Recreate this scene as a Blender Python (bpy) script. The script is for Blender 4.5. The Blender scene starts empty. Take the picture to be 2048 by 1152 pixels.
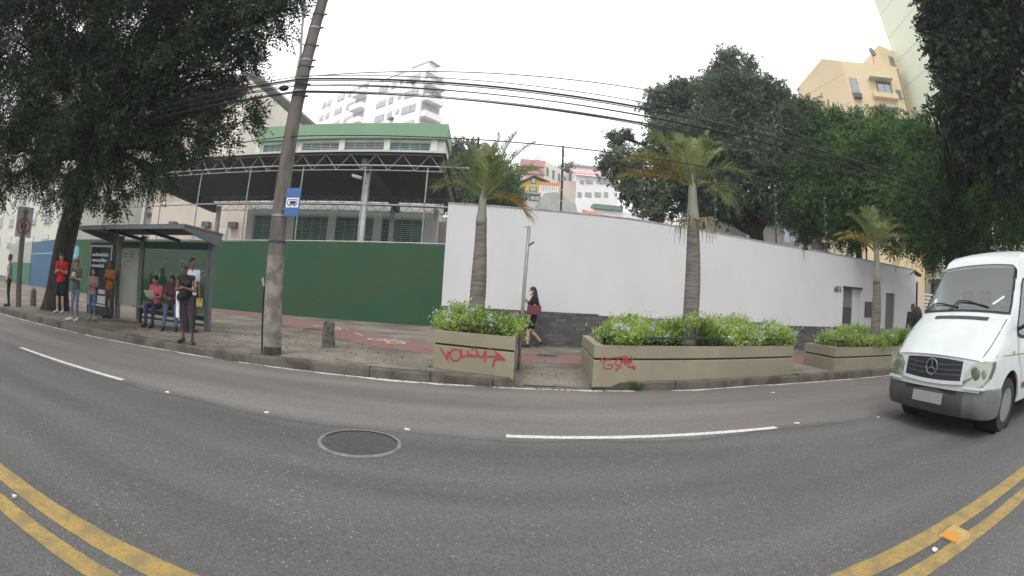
import bpy, bmesh, math, random
import numpy as np
from mathutils import Vector, Matrix, Euler
random.seed(7); RNG = np.random.default_rng(11)
R = math.radians
scene = bpy.context.scene
C = scene.collection

# ------------------------------------------------------------------ camera (wide lens of a dashboard camera)
LF, LK, PITCH, ROLL, YAW, CAMH = 916.593, 0.039215, 0.02682773, 0.05691893, 0.05661284, 1.38
cam_d = bpy.data.cameras.new('camera'); cam = bpy.data.objects.new('camera', cam_d); C.objects.link(cam)
scene.camera = cam
cam_d.type = 'PANO'; cam_d.sensor_width = 36.0; cam_d.sensor_height = 20.25; cam_d.clip_start = 0.05; cam_d.clip_end = 2000
_mm = 2048/36.0
cam_d.panorama_type = 'FISHEYE_LENS_POLYNOMIAL'
cam_d.fisheye_fov = R(178)
cam_d.fisheye_polynomial_k0 = 0.0
cam_d.fisheye_polynomial_k1 = -_mm/LF
cam_d.fisheye_polynomial_k2 = 0.0
cam_d.fisheye_polynomial_k3 = -LK*(_mm/LF)**3
cam_d.fisheye_polynomial_k4 = 0.0

def _rot(d):
    c, s = math.cos(ROLL), math.sin(ROLL); d = (c*d[0]-s*d[2], d[1], s*d[0]+c*d[2])
    c, s = math.cos(PITCH), math.sin(PITCH); d = (d[0], c*d[1]-s*d[2], s*d[1]+c*d[2])
    c, s = math.cos(YAW), math.sin(YAW); return Vector((c*d[0]+s*d[1], -s*d[0]+c*d[1], d[2]))
_r, _f, _u = _rot((1,0,0)), _rot((0,1,0)), _rot((0,0,1))
cam.matrix_world = Matrix(((_r.x,_u.x,-_f.x,0),(_r.y,_u.y,-_f.y,0),(_r.z,_u.z,-_f.z,CAMH),(0,0,0,1)))

def ray(px, py):                      # measured direction of a point of the photograph
    u, v = (px-1024)/LF, -(py-576)/LF; r = math.hypot(u, v) or 1e-9
    th = r+LK*r**3; s = math.sin(th)/r
    return _rot((u*s, math.cos(th), v*s))
def GP(px, py, z=0.15):
    d = ray(px, py); t = (z-CAMH)/d.z; return Vector((d.x*t, d.y*t, z))
def PY(px, py, Y):
    d = ray(px, py); t = Y/d.y; return Vector((d.x*t, Y, CAMH+d.z*t))
def PD(px, py, D):                    # at horizontal distance D
    d = ray(px, py); t = D/math.hypot(d.x, d.y); return Vector((d.x*t, d.y*t, CAMH+d.z*t))
def PL(px, py, A, B):                 # on the upright plane through A and B
    d = ray(px, py); n = Vector((-(B[1]-A[1]), B[0]-A[0], 0)).normalized()
    t = n.dot(Vector((A[0], A[1], 0)))/(n.x*d.x+n.y*d.y); return Vector((d.x*t, d.y*t, CAMH+d.z*t))

# ------------------------------------------------------------------ world, sun, exposure
w = bpy.data.worlds.new('World'); scene.world = w; w.use_nodes = True
nt = w.node_tree; bg = nt.nodes['Background']
sky = nt.nodes.new('ShaderNodeTexSky'); sky.sky_type = 'NISHITA'; sky.sun_disc = False
sky.sun_elevation = R(58); sky.sun_rotation = R(200); sky.air_density = 1.0; sky.dust_density = 4.0
mx = nt.nodes.new('ShaderNodeMix'); mx.data_type = 'RGBA'; mx.inputs[0].default_value = 0.88
mx.inputs[7].default_value = (12.4, 12.5, 12.7, 1)         # the overcast layer
nt.links.new(sky.outputs[0], mx.inputs[6]); nt.links.new(mx.outputs[2], bg.inputs[0]); bg.inputs[1].default_value = 0.12
sun_d = bpy.data.lights.new('sun', 'SUN'); sun_d.energy = 1.1; sun_d.angle = R(20); sun_d.color = (1, .97, .92)
sun = bpy.data.objects.new('sun', sun_d); C.objects.link(sun); sun.rotation_euler = (R(32), 0, R(-20))
scene.view_settings.view_transform = 'Standard'; scene.view_settings.look = 'None'
scene.view_settings.exposure = 0.36; scene.view_settings.gamma = 1.0
scene.cycles.max_bounces = 5; scene.cycles.diffuse_bounces = 3; scene.cycles.glossy_bounces = 2
scene.cycles.transparent_max_bounces = 6; scene.cycles.transmission_bounces = 3

# ------------------------------------------------------------------ materials
MATS = {}
def mat(name, col, rough=.8, var=None, vscale=3.0, vamt=.5, bump=0, bscale=40, spec=.5, metal=0, detail=4, stretch=None, var2=None, v2scale=.6, v2amt=.5, coat=0):
    if name in MATS: return MATS[name]
    m = bpy.data.materials.new(name); m.use_nodes = True; n = m.node_tree.nodes; l = m.node_tree.links
    b = n['Principled BSDF']; b.inputs['Base Color'].default_value = (*col, 1); b.inputs['Roughness'].default_value = rough
    b.inputs['Specular IOR Level'].default_value = spec; b.inputs['Metallic'].default_value = metal
    if coat: b.inputs['Coat Weight'].default_value = coat
    geo = None
    def pos(st=None):
        nonlocal geo
        if geo is None: geo = n.new('ShaderNodeNewGeometry')
        if not st: return geo.outputs['Position']
        mp = n.new('ShaderNodeMapping'); mp.inputs['Scale'].default_value = st; l.new(geo.outputs['Position'], mp.inputs[0]); return mp.outputs[0]
    last = None
    def blend(c2, scale, amt, st):
        nonlocal last
        t = n.new('ShaderNodeTexNoise'); t.inputs['Scale'].default_value = scale; t.inputs['Detail'].default_value = detail
        l.new(pos(st), t.inputs[0])
        rp = n.new('ShaderNodeValToRGB'); rp.color_ramp.elements[0].position = .42; rp.color_ramp.elements[1].position = .62
        rp.color_ramp.elements[1].color = (amt, amt, amt, 1); l.new(t.outputs[0], rp.inputs[0])
        x = n.new('ShaderNodeMix'); x.data_type = 'RGBA'; l.new(rp.outputs[0], x.inputs[0])
        if last is None: x.inputs[6].default_value = (*col, 1)
        else: l.new(last, x.inputs[6])
        x.inputs[7].default_value = (*c2, 1); last = x.outputs[2]
    if var: blend(var, vscale, vamt, stretch)
    if var2: blend(var2, v2scale, v2amt, None)
    if last is not None: l.new(last, b.inputs['Base Color'])
    if bump:
        t = n.new('ShaderNodeTexNoise'); t.inputs['Scale'].default_value = bscale; t.inputs['Detail'].default_value = 5
        l.new(pos(), t.inputs[0]); bp = n.new('ShaderNodeBump'); bp.inputs['Strength'].default_value = bump; bp.inputs['Distance'].default_value = .02
        l.new(t.outputs[0], bp.inputs['Height']); l.new(bp.outputs[0], b.inputs['Normal'])
    MATS[name] = m; return m

def leafmat(name, c1, c2, c3=None, scale=1.2, trans=.35):
    if name in MATS: return MATS[name]
    m = bpy.data.materials.new(name); m.use_nodes = True; n = m.node_tree.nodes; l = m.node_tree.links
    b = n['Principled BSDF']; b.inputs['Roughness'].default_value = .6; b.inputs['Specular IOR Level'].default_value = .4
    g = n.new('ShaderNodeNewGeometry')
    rp = n.new('ShaderNodeValToRGB'); e = rp.color_ramp.elements; e[0].color = (*c1, 1); e[1].color = (*c2, 1); e[0].position = .18; e[1].position = .66
    if c3: x = e.new(.9); x.color = (*c3, 1)
    t = n.new('ShaderNodeTexNoise'); t.inputs['Scale'].default_value = scale; l.new(g.outputs['Position'], t.inputs[0])
    ma = n.new('ShaderNodeMath'); ma.operation = 'MULTIPLY_ADD'; ma.inputs[1].default_value = .5; 
    l.new(g.outputs['Random Per Island'], ma.inputs[0]); 
    m2 = n.new('ShaderNodeMath'); m2.operation = 'MULTIPLY_ADD'; m2.inputs[1].default_value = 1.6; m2.inputs[2].default_value = -.55
    l.new(t.outputs[0], m2.inputs[0]); l.new(m2.outputs[0], ma.inputs[2]); l.new(ma.outputs[0], rp.inputs[0])
    l.new(rp.outputs[0], b.inputs['Base Color'])
    tr = n.new('ShaderNodeBsdfTranslucent'); l.new(rp.outputs[0], tr.inputs[0])
    ms = n.new('ShaderNodeMixShader'); ms.inputs[0].default_value = trans
    l.new(b.outputs[0], ms.inputs[1]); l.new(tr.outputs[0], ms.inputs[2]); l.new(ms.outputs[0], n['Material Output'].inputs[0])
    MATS[name] = m; return m

def asphalt():
    m = bpy.data.materials.new('asphalt'); m.use_nodes = True; n = m.node_tree.nodes; l = m.node_tree.links
    b = n['Principled BSDF']; b.inputs['Roughness'].default_value = .78; b.inputs['Specular IOR Level'].default_value = .35
    g = n.new('ShaderNodeNewGeometry'); P = g.outputs['Position']
    sx = n.new('ShaderNodeSeparateXYZ'); l.new(P, sx.inputs[0])
    nz = n.new('ShaderNodeTexNoise'); nz.inputs['Scale'].default_value = .7; nz.inputs['Detail'].default_value = 5; l.new(P, nz.inputs[0])
    # seam of the newer paving along the lane line
    a = n.new('ShaderNodeMath'); a.operation = 'MULTIPLY_ADD'; a.inputs[1].default_value = .55; l.new(nz.outputs[0], a.inputs[0]); l.new(sx.outputs[1], a.inputs[2])
    mr = n.new('ShaderNodeMapRange'); mr.inputs[1].default_value = 4.62; mr.inputs[2].default_value = 4.82; l.new(a.outputs[0], mr.inputs[0])
    c = n.new('ShaderNodeMix'); c.data_type = 'RGBA'; c.inputs[6].default_value = (.098,.096,.094,1); c.inputs[7].default_value = (.150,.137,.127,1); l.new(mr.outputs[0], c.inputs[0])
    # seam line itself
    sm = n.new('ShaderNodeMath'); sm.operation = 'SUBTRACT'; sm.inputs[1].default_value = 4.6; l.new(a.outputs[0], sm.inputs[0])
    ab = n.new('ShaderNodeMath'); ab.operation = 'ABSOLUTE'; l.new(sm.outputs[0], ab.inputs[0])
    ml = n.new('ShaderNodeMapRange'); ml.inputs[1].default_value = 0; ml.inputs[2].default_value = .035; ml.inputs[3].default_value = .45; ml.inputs[4].default_value = 0; l.new(ab.outputs[0], ml.inputs[0])
    cs = n.new('ShaderNodeMix'); cs.data_type = 'RGBA'; cs.inputs[7].default_value = (.03,.03,.03,1); l.new(ml.outputs[0], cs.inputs[0]); l.new(c.outputs[2], cs.inputs[6])
    # blotches, tyre tracks
    st = n.new('ShaderNodeMapping'); st.inputs['Scale'].default_value = (.12, 1.1, 1); l.new(P, st.inputs[0])
    n2 = n.new('ShaderNodeTexNoise'); n2.inputs['Scale'].default_value = 1.3; n2.inputs['Detail'].default_value = 6; l.new(st.outputs[0], n2.inputs[0])
    m2 = n.new('ShaderNodeMapRange'); m2.inputs[1].default_value = .3; m2.inputs[2].default_value = .7; m2.inputs[3].default_value = .76; m2.inputs[4].default_value = 1.2; l.new(n2.outputs[0], m2.inputs[0])
    mu = n.new('ShaderNodeMix'); mu.data_type = 'RGBA'; mu.blend_type = 'MULTIPLY'; mu.inputs[0].default_value = 1; l.new(cs.outputs[2], mu.inputs[6]); l.new(m2.outputs[0], mu.inputs[7])
    # stones
    v = n.new('ShaderNodeTexVoronoi'); v.inputs['Scale'].default_value = 95; l.new(P, v.inputs[0])
    sp = n.new('ShaderNodeSeparateXYZ'); l.new(v.outputs['Color'], sp.inputs[0])
    pw = n.new('ShaderNodeMapRange'); pw.inputs[1].default_value = .0; pw.inputs[2].default_value = 1; pw.inputs[3].default_value = .72; pw.inputs[4].default_value = 1.28; l.new(sp.outputs[0], pw.inputs[0])
    mu2 = n.new('ShaderNodeMix'); mu2.data_type = 'RGBA'; mu2.blend_type = 'MULTIPLY'; mu2.inputs[0].default_value = 1; l.new(mu.outputs[2], mu2.inputs[6]); l.new(pw.outputs[0], mu2.inputs[7])
    n3 = n.new('ShaderNodeTexNoise'); n3.inputs['Scale'].default_value = 1.1; l.new(P, n3.inputs[0])
    th = n.new('ShaderNodeMath'); th.operation = 'MULTIPLY_ADD'; th.inputs[1].default_value = .10; l.new(n3.outputs[0], th.inputs[0]); l.new(sp.outputs[1], th.inputs[2])
    # pale chips only where the old paving is worn
    gt = n.new('ShaderNodeMapRange'); gt.inputs[1].default_value = 1.035; gt.inputs[2].default_value = 1.05; gt.inputs[3].default_value = 0; gt.inputs[4].default_value = .62; l.new(th.outputs[0], gt.inputs[0])
    iv = n.new('ShaderNodeMapRange'); iv.inputs[1].default_value = 4.1; iv.inputs[2].default_value = 4.9; iv.inputs[3].default_value = 1; iv.inputs[4].default_value = .12; l.new(sx.outputs[1], iv.inputs[0])
    gm = n.new('ShaderNodeMath'); gm.operation = 'MULTIPLY'; l.new(gt.outputs[0], gm.inputs[0]); l.new(iv.outputs[0], gm.inputs[1])
    fc = n.new('ShaderNodeMix'); fc.data_type = 'RGBA'; l.new(gm.outputs[0], fc.inputs[0]); l.new(mu2.outputs[2], fc.inputs[6]); fc.inputs[7].default_value = (.36,.36,.355,1)
    l.new(fc.outputs[2], b.inputs['Base Color'])
    bp = n.new('ShaderNodeBump'); bp.inputs['Strength'].default_value = .5; bp.inputs['Distance'].default_value = .006; l.new(v.outputs['Distance'], bp.inputs['Height']); l.new(bp.outputs[0], b.inputs['Normal'])
    return m
M_asph = asphalt()

def pavement():
    m = bpy.data.materials.new('worn_concrete_paving'); m.use_nodes = True; n = m.node_tree.nodes; l = m.node_tree.links
    b = n['Principled BSDF']; b.inputs['Roughness'].default_value = .9
    g = n.new('ShaderNodeNewGeometry'); P = g.outputs['Position']
    def noise(s, d=6, rough=.6):
        t = n.new('ShaderNodeTexNoise'); t.inputs['Scale'].default_value = s; t.inputs['Detail'].default_value = d; t.inputs['Roughness'].default_value = rough; l.new(P, t.inputs[0]); return t.outputs[0]
    rp = n.new('ShaderNodeValToRGB'); e = rp.color_ramp.elements
    e[0].position = .3; e[0].color = (.070,.058,.045,1); e[1].position = .72; e[1].color = (.235,.205,.165,1)
    x = e.new(.47); x.color = (.135,.113,.09,1); x = e.new(.55); x.color = (.175,.15,.12,1)
    l.new(noise(.75, 7, .65), rp.inputs[0])
    v = n.new('ShaderNodeTexVoronoi'); v.feature = 'DISTANCE_TO_EDGE'; v.inputs['Scale'].default_value = .75
    wr = n.new('ShaderNodeTexNoise'); wr.inputs['Scale'].default_value = 2.2; l.new(P, wr.inputs[0])
    va = n.new('ShaderNodeVectorMath'); va.operation = 'MULTIPLY_ADD'; va.inputs[1].default_value = (.5,.5,.5); l.new(wr.outputs[1], va.inputs[0]); l.new(P, va.inputs[2]); l.new(va.outputs[0], v.inputs[0])
    mr = n.new('ShaderNodeMapRange'); mr.inputs[1].default_value = 0; mr.inputs[2].default_value = .012; mr.inputs[3].default_value = .55; mr.inputs[4].default_value = 0; l.new(v.outputs[0], mr.inputs[0])
    c = n.new('ShaderNodeMix'); c.data_type = 'RGBA'; l.new(mr.outputs[0], c.inputs[0]); l.new(rp.outputs[0], c.inputs[6]); c.inputs[7].default_value = (.04,.038,.03,1)
    fn = n.new('ShaderNodeMapRange'); fn.inputs[1].default_value = .3; fn.inputs[2].default_value = .7; fn.inputs[3].default_value = .7; fn.inputs[4].default_value = 1.3; l.new(noise(14, 6, .7), fn.inputs[0])
    mu = n.new('ShaderNodeMix'); mu.data_type = 'RGBA'; mu.blend_type = 'MULTIPLY'; mu.inputs[0].default_value = 1; l.new(c.outputs[2], mu.inputs[6]); l.new(fn.outputs[0], mu.inputs[7])
    l.new(mu.outputs[2], b.inputs['Base Color'])
    bp = n.new('ShaderNodeBump'); bp.inputs['Strength'].default_value = .5; bp.inputs['Distance'].default_value = .02; l.new(noise(6, 8, .7), bp.inputs['Height']); l.new(bp.outputs[0], b.inputs['Normal'])
    return m
M_pave = pavement()

def stone_plinth():
    m = bpy.data.materials.new('dark_stone_blocks'); m.use_nodes = True; n = m.node_tree.nodes; l = m.node_tree.links
    b = n['Principled BSDF']; b.inputs['Roughness'].default_value = .85
    g = n.new('ShaderNodeNewGeometry'); mp = n.new('ShaderNodeMapping'); mp.inputs['Rotation'].default_value = (R(90), 0, 0); mp.vector_type = 'POINT'
    cx = n.new('ShaderNodeSeparateXYZ'); l.new(g.outputs['Position'], cx.inputs[0]); cb = n.new('ShaderNodeCombineXYZ'); l.new(cx.outputs[0], cb.inputs[0]); l.new(cx.outputs[2], cb.inputs[1])
    br = n.new('ShaderNodeTexBrick'); br.inputs['Scale'].default_value = 1.0; br.inputs['Brick Width'].default_value = .30; br.inputs['Row Height'].default_value = .105; br.inputs['Mortar Size'].default_value = .006
    br.inputs['Color1'].default_value = (.070,.066,.068,1); br.inputs['Color2'].default_value = (.13,.12,.12,1); br.inputs['Mortar'].default_value = (.05,.05,.05,1); br.inputs['Bias'].default_value = -.1
    l.new(cb.outputs[0], br.inputs[0]); 
    t = n.new('ShaderNodeTexNoise'); t.inputs['Scale'].default_value = 9; t.inputs['Detail'].default_value = 6; l.new(g.outputs['Position'], t.inputs[0])
    mr = n.new('ShaderNodeMapRange'); mr.inputs[3].default_value = .5; mr.inputs[4].default_value = 1.5; l.new(t.outputs[0], mr.inputs[0])
    mu = n.new('ShaderNodeMix'); mu.data_type = 'RGBA'; mu.blend_type = 'MULTIPLY'; mu.inputs[0].default_value = 1; l.new(br.outputs[0], mu.inputs[6]); l.new(mr.outputs[0], mu.inputs[7]); l.new(mu.outputs[2], b.inputs[0])
    bp = n.new('ShaderNodeBump'); bp.inputs['Strength'].default_value = .6; bp.inputs['Distance'].default_value = .02; l.new(br.outputs[0], bp.inputs['Height']); l.new(bp.outputs[0], b.inputs['Normal'])
    return m
M_stone = stone_plinth()

def glassmat(name, base=(.02,.025,.03), f=.3, tint=(.8,.9,.95), rough=.04):
    m = bpy.data.materials.new(name); m.use_nodes = True; n = m.node_tree.nodes; l = m.node_tree.links
    b = n['Principled BSDF']; b.inputs['Base Color'].default_value = (*base, 1); b.inputs['Roughness'].default_value = .15
    gl = n.new('ShaderNodeBsdfGlossy'); gl.inputs['Roughness'].default_value = rough; gl.inputs[0].default_value = (*tint, 1)
    ms = n.new('ShaderNodeMixShader'); ms.inputs[0].default_value = f; l.new(b.outputs[0], ms.inputs[1]); l.new(gl.outputs[0], ms.inputs[2]); l.new(ms.outputs[0], n['Material Output'].inputs[0])
    MATS[name] = m; return m
def clearglass(name, tint=(.75,.85,.82), f=.12):
    m = bpy.data.materials.new(name); m.use_nodes = True; n = m.node_tree.nodes; l = m.node_tree.links
    tr = n.new('ShaderNodeBsdfTransparent'); tr.inputs[0].default_value = (*tint, 1)
    gl = n.new('ShaderNodeBsdfGlossy'); gl.inputs['Roughness'].default_value = .05
    ms = n.new('ShaderNodeMixShader'); ms.inputs[0].default_value = f; l.new(tr.outputs[0], ms.inputs[1]); l.new(gl.outputs[0], ms.inputs[2]); l.new(ms.outputs[0], n['Material Output'].inputs[0])
    MATS[name] = m; return m

# ------------------------------------------------------------------ object helpers
def tag(o, label=None, cat=None, group=None, kind=None):
    if label: o['label'] = label
    if cat: o['category'] = cat
    if group: o['group'] = group
    if kind: o['kind'] = kind
    return o
def thing(name, label, cat, loc=(0,0,0), group=None, rz=0):
    o = bpy.data.objects.new(name, None); C.objects.link(o); o.location = loc; o.rotation_euler = (0, 0, rz); o.empty_display_size = .2
    return tag(o, label, cat, group)

class MB:
    def __init__(s): s.v = []; s.f = []
    def add(s, vs, fs):
        k = len(s.v); s.v += [tuple(p) for p in vs]; s.f += [tuple(i+k for i in f) for f in fs]; return s
    def box(s, a, b):
        (x0,y0,z0),(x1,y1,z1) = a, b
        return s.add([(x0,y0,z0),(x1,y0,z0),(x1,y1,z0),(x0,y1,z0),(x0,y0,z1),(x1,y0,z1),(x1,y1,z1),(x0,y1,z1)],
                     [(0,3,2,1),(4,5,6,7),(0,1,5,4),(1,2,6,5),(2,3,7,6),(3,0,4,7)])
    def obox(s, o, ux, uy, uz):           # oriented box: corner + three edge vectors
        o, ux, uy, uz = map(Vector, (o, ux, uy, uz))
        p = [o, o+ux, o+ux+uy, o+uy]; p += [q+uz for q in p]
        return s.add(p, [(0,3,2,1),(4,5,6,7),(0,1,5,4),(1,2,6,5),(2,3,7,6),(3,0,4,7)])
    def prism(s, poly, z0, z1):
        n = len(poly); z0f = z0 if callable(z0) else (lambda p: z0); z1f = z1 if callable(z1) else (lambda p: z1)
        return s.add([(p[0],p[1],z0f(p)) for p in poly]+[(p[0],p[1],z1f(p)) for p in poly],
                     [tuple(range(n-1,-1,-1)), tuple(range(n,2*n))]+[(i,(i+1)%n,n+(i+1)%n,n+i) for i in range(n)])
    def tube(s, pts, r, seg=8, cap=True, flat=1.0):
        pts = [Vector(p) for p in pts]; rs = r if isinstance(r, (list, tuple)) else [r]*len(pts); vs = []; fs = []
        prev = None
        for i, p in enumerate(pts):
            t = (pts[min(i+1,len(pts)-1)]-pts[max(i-1,0)]).normalized()
            if prev is None: a = t.cross(Vector((0,0,1)) if abs(t.z) < .9 else Vector((1,0,0))).normalized()
            else: a = (prev-t*prev.dot(t)).normalized()
            prev = a; b = t.cross(a)
            for k in range(seg):
                an = 2*math.pi*k/seg; vs.append(p+a*math.cos(an)*rs[i]+b*math.sin(an)*rs[i]*flat)
        for i in range(len(pts)-1):
            for k in range(seg): fs.append((i*seg+k, i*seg+(k+1)%seg, (i+1)*seg+(k+1)%seg, (i+1)*seg+k))
        if cap: fs += [tuple(range(seg-1,-1,-1)), tuple(range((len(pts)-1)*seg, len(pts)*seg))]
        return s.add(vs, fs)
    def ell(s, c, r, seg=12, rings=8, M=None):
        vs = []; fs = []; c = Vector(c); r = (r,r,r) if isinstance(r,(int,float)) else r
        for i in range(1, rings):
            ph = math.pi*i/rings
            for k in range(seg):
                a = 2*math.pi*k/seg; q = Vector((r[0]*math.sin(ph)*math.cos(a), r[1]*math.sin(ph)*math.sin(a), r[2]*math.cos(ph)))
                vs.append(c+(M@q if M else q))
        q = Vector((0,0,r[2])); q = M@q if M else q
        vs.append(c+q); vs.append(c-q); T = len(vs)-2; B = T+1
        for i in range(rings-2):
            for k in range(seg): fs.append((i*seg+k, (i+1)*seg+k, (i+1)*seg+(k+1)%seg, i*seg+(k+1)%seg))
        for k in range(seg): fs.append((T, k, (k+1)%seg)); fs.append((B, (rings-2)*seg+(k+1)%seg, (rings-2)*seg+k))
        return s.add(vs, fs)
    def cap(s, p, q, r1, r2, seg=10):      # tapered capsule
        p, q = Vector(p), Vector(q); d = q-p; L = d.length or 1e-6; t = d/L
        pts = []; rs = []
        for a in (90, 60, 30): pts.append(p-t*r1*math.sin(R(a))); rs.append(max(r1*math.cos(R(a)), r1*.05))
        for k in range(5): pts.append(p+d*k/4); rs.append(r1+(r2-r1)*k/4)
        for a in (30, 60, 90): pts.append(q+t*r2*math.sin(R(a))); rs.append(max(r2*math.cos(R(a)), r2*.05))
        return s.tube(pts, rs, seg)
    def build(s, name, m, parent=None, smooth=False, bevel=0, label=None):
        me = bpy.data.meshes.new(name); off = Vector(parent.location) if parent is not None and parent.rotation_euler.z == 0 else Vector((0,0,0))
        if parent is not None and parent.parent is not None: off = off+Vector(parent.parent.location)
        me.from_pydata([(p[0]-off.x, p[1]-off.y, p[2]-off.z) for p in s.v], [], s.f); me.validate(); me.update()
        if bevel:
            bm = bmesh.new(); bm.from_mesh(me); bmesh.ops.remove_doubles(bm, verts=bm.verts, dist=1e-5)
            bmesh.ops.bevel(bm, geom=[e for e in bm.edges if len(e.link_faces) == 2 and e.calc_face_angle(0) > .5], offset=bevel, segments=2, profile=.6, affect='EDGES', clamp_overlap=True)
            bm.to_mesh(me); bm.free()
        if smooth: me.polygons.foreach_set('use_smooth', [True]*len(me.polygons))
        for x in (m if isinstance(m, (list, tuple)) else [m]): me.materials.append(x)
        o = bpy.data.objects.new(name, me); C.objects.link(o)
        if parent is not None: o.parent = parent
        if label: o['label'] = label
        return o
def npmesh(name, V, F, m, parent=None, smooth=False):      # V (n,3) F (m,4) arrays, world coordinates
    me = bpy.data.meshes.new(name); off = np.array(parent.location) if parent is not None else np.zeros(3)
    V = (V-off).astype(np.float32); me.vertices.add(len(V)); me.vertices.foreach_set('co', V.ravel())
    k = F.shape[1]; me.loops.add(F.size); me.loops.foreach_set('vertex_index', F.astype(np.int32).ravel())
    me.polygons.add(len(F)); me.polygons.foreach_set('loop_start', np.arange(0, F.size, k, dtype=np.int32)); me.polygons.foreach_set('loop_total', np.full(len(F), k, dtype=np.int32))
    me.update(calc_edges=True); me.materials.append(m)
    o = bpy.data.objects.new(name, me); C.objects.link(o)
    if parent is not None: o.parent = parent
    return o
def copy_tree(o, parent=None):
    c = o.copy(); C.objects.link(c); c.parent = parent
    for ch in [x for x in bpy.data.objects if x.parent == o]: copy_tree(ch, c)
    return c
def remesh(mb, vox, smooth_it=2):
    me = bpy.data.meshes.new('tmp'); me.from_pydata([tuple(p) for p in mb.v], [], mb.f); me.update()
    bm = bmesh.new(); bm.from_mesh(me); bmesh.ops.recalc_face_normals(bm, faces=bm.faces); bm.to_mesh(me); bm.free()
    o = bpy.data.objects.new('tmp', me); C.objects.link(o)
    md = o.modifiers.new('r', 'REMESH'); md.mode = 'VOXEL'; md.voxel_size = vox; md.use_smooth_shade = True
    if smooth_it: sm = o.modifiers.new('s', 'SMOOTH'); sm.iterations = smooth_it; sm.factor = .5
    dg = bpy.context.evaluated_depsgraph_get(); dg.update(); r = bpy.data.meshes.new_from_object(o.evaluated_get(dg))
    bpy.data.objects.remove(o); bpy.data.meshes.remove(me); r.polygons.foreach_set('use_smooth', [True]*len(r.polygons)); return r
def cut_below(me, z, above=False):
    bm = bmesh.new(); bm.from_mesh(me); bmesh.ops.bisect_plane(bm, geom=bm.verts[:]+bm.edges[:]+bm.faces[:], plane_co=(0,0,z), plane_no=(0,0,1), clear_inner=True); bm.to_mesh(me); bm.free(); me.polygons.foreach_set('use_smooth', [True]*len(me.polygons)); return me
def meshobj(name, me, m, parent): 
    me.name = name; me.materials.clear(); me.materials.append(m); o = bpy.data.objects.new(name, me); C.objects.link(o); o.parent = parent; return o
def text_mesh(txt, size, extrude=.004, bold=0):
    cu = bpy.data.curves.new('t', 'FONT'); cu.body = txt; cu.size = size; cu.extrude = extrude; cu.offset = bold; cu.align_x = 'CENTER'; cu.align_y = 'CENTER'
    o = bpy.data.objects.new('t', cu); C.objects.link(o); dg = bpy.context.evaluated_depsgraph_get(); dg.update()
    me = bpy.data.meshes.new_from_object(o.evaluated_get(dg)); bpy.data.objects.remove(o); return me

# common materials
M_white = mat('white_painted_render', (.655,.66,.67), .85, var=(.60,.61,.62), vscale=2.0, vamt=.35, bump=.12, bscale=25, stretch=(1.4,1,.18), var2=(.58,.585,.59), v2scale=.35, v2amt=.5)
M_green = mat('green_painted_render', (.019,.082,.042), .85, var=(.03,.088,.032), vscale=.45, vamt=.8, bump=.7, bscale=9, var2=(.045,.066,.024), v2scale=.9, v2amt=.4, detail=8)
M_conc = mat('grey_concrete', (.24,.22,.19), .9, var=(.13,.12,.10), vscale=2.2, vamt=.8, bump=.3, bscale=30, stretch=(1,1,.3))
M_pole = mat('utility_pole_concrete', (.15,.135,.12), .9, var=(.085,.075,.068), vscale=2.5, vamt=.8, bump=.35, bscale=45, stretch=(3,3,.6))
M_kerb = mat('kerb_stone', (.12,.105,.085), .9, var=(.05,.044,.036), vscale=2.6, vamt=.9, bump=.5, bscale=20)
M_planter = mat('planter_concrete', (.28,.25,.175), .85, var=(.215,.2,.14), vscale=1.3, vamt=.6, bump=.2, bscale=40, var2=(.22,.2,.15), v2scale=5, v2amt=.35, detail=8)
M_dark = mat('dark_recess', (.018,.018,.018), .9)
M_black = mat('black_rubber', (.015,.015,.015), .7)
M_wire = mat('cable_rubber', (.02,.02,.025), .6)
M_steel = mat('galvanised_steel', (.30,.31,.31), .5, var=(.2,.2,.2), vscale=6, vamt=.6, metal=.3)
M_gsteel = mat('grey_green_painted_steel', (.13,.155,.16), .55, var=(.1,.115,.115), vscale=5, vamt=.6)
M_dsteel = mat('dark_painted_steel', (.03,.036,.038), .6, var=(.05,.05,.05), vscale=4, vamt=.4)
M_paint = mat('worn_white_road_paint', (.62,.61,.58), .8, var=(.3,.29,.27), vscale=22, vamt=.6, detail=8)
M_yel = mat('worn_yellow_road_paint', (.34,.23,.062), .85, var=(.20,.15,.065), vscale=7, vamt=.85, detail=8, var2=(.15,.125,.08), v2scale=38, v2amt=.5)
M_red = mat('red_bike_lane_paint', (.21,.085,.075), .9, var=(.17,.13,.11), vscale=1.6, vamt=.75, detail=8, var2=(.15,.12,.1), v2scale=9, v2amt=.5)
M_graf = mat('red_spray_paint', (.36,.03,.035), .6)
M_bark = mat('brown_bark', (.045,.036,.028), .95, var=(.02,.018,.014), vscale=5, vamt=.9, bump=.8, bscale=14, stretch=(2,2,.4))

# ------------------------------------------------------------------ GROUND
def hill(x, y):
    t = min(max((y-33)/8.0, 0), 1); t = t*t*(3-2*t)
    u = min(max((x+6)/8.0, 0), 1)*min(max((75-x)/12.0, 0), 1) if y < 66 else min(max((x+40)/12.0, 0), 1)
    return t*max(0, u)*min(.2*(y-8), 24)
xs = [-400,-250,-150,-100,-70,-50,-40,-30,-25,-20]+list(range(-15,60,3))+[60,70,80,100,150,250,400]
ys = [-200,-100,-50,-20,-8,0,8,20,28]+list(range(32,110,3))+[120,150,200,300,450]
V = [(x,y,-.03+hill(x,y)) for y in ys for x in xs]; nx = len(xs)
tag(MB().add(V, [(j*nx+i, j*nx+i+1, (j+1)*nx+i+1, (j+1)*nx+i) for j in range(len(ys)-1) for i in range(nx-1)]).build('ground', mat('earth', (.09,.085,.06), .95, var=(.05,.07,.03), vscale=.4, vamt=.9), smooth=True), kind='structure')

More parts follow.
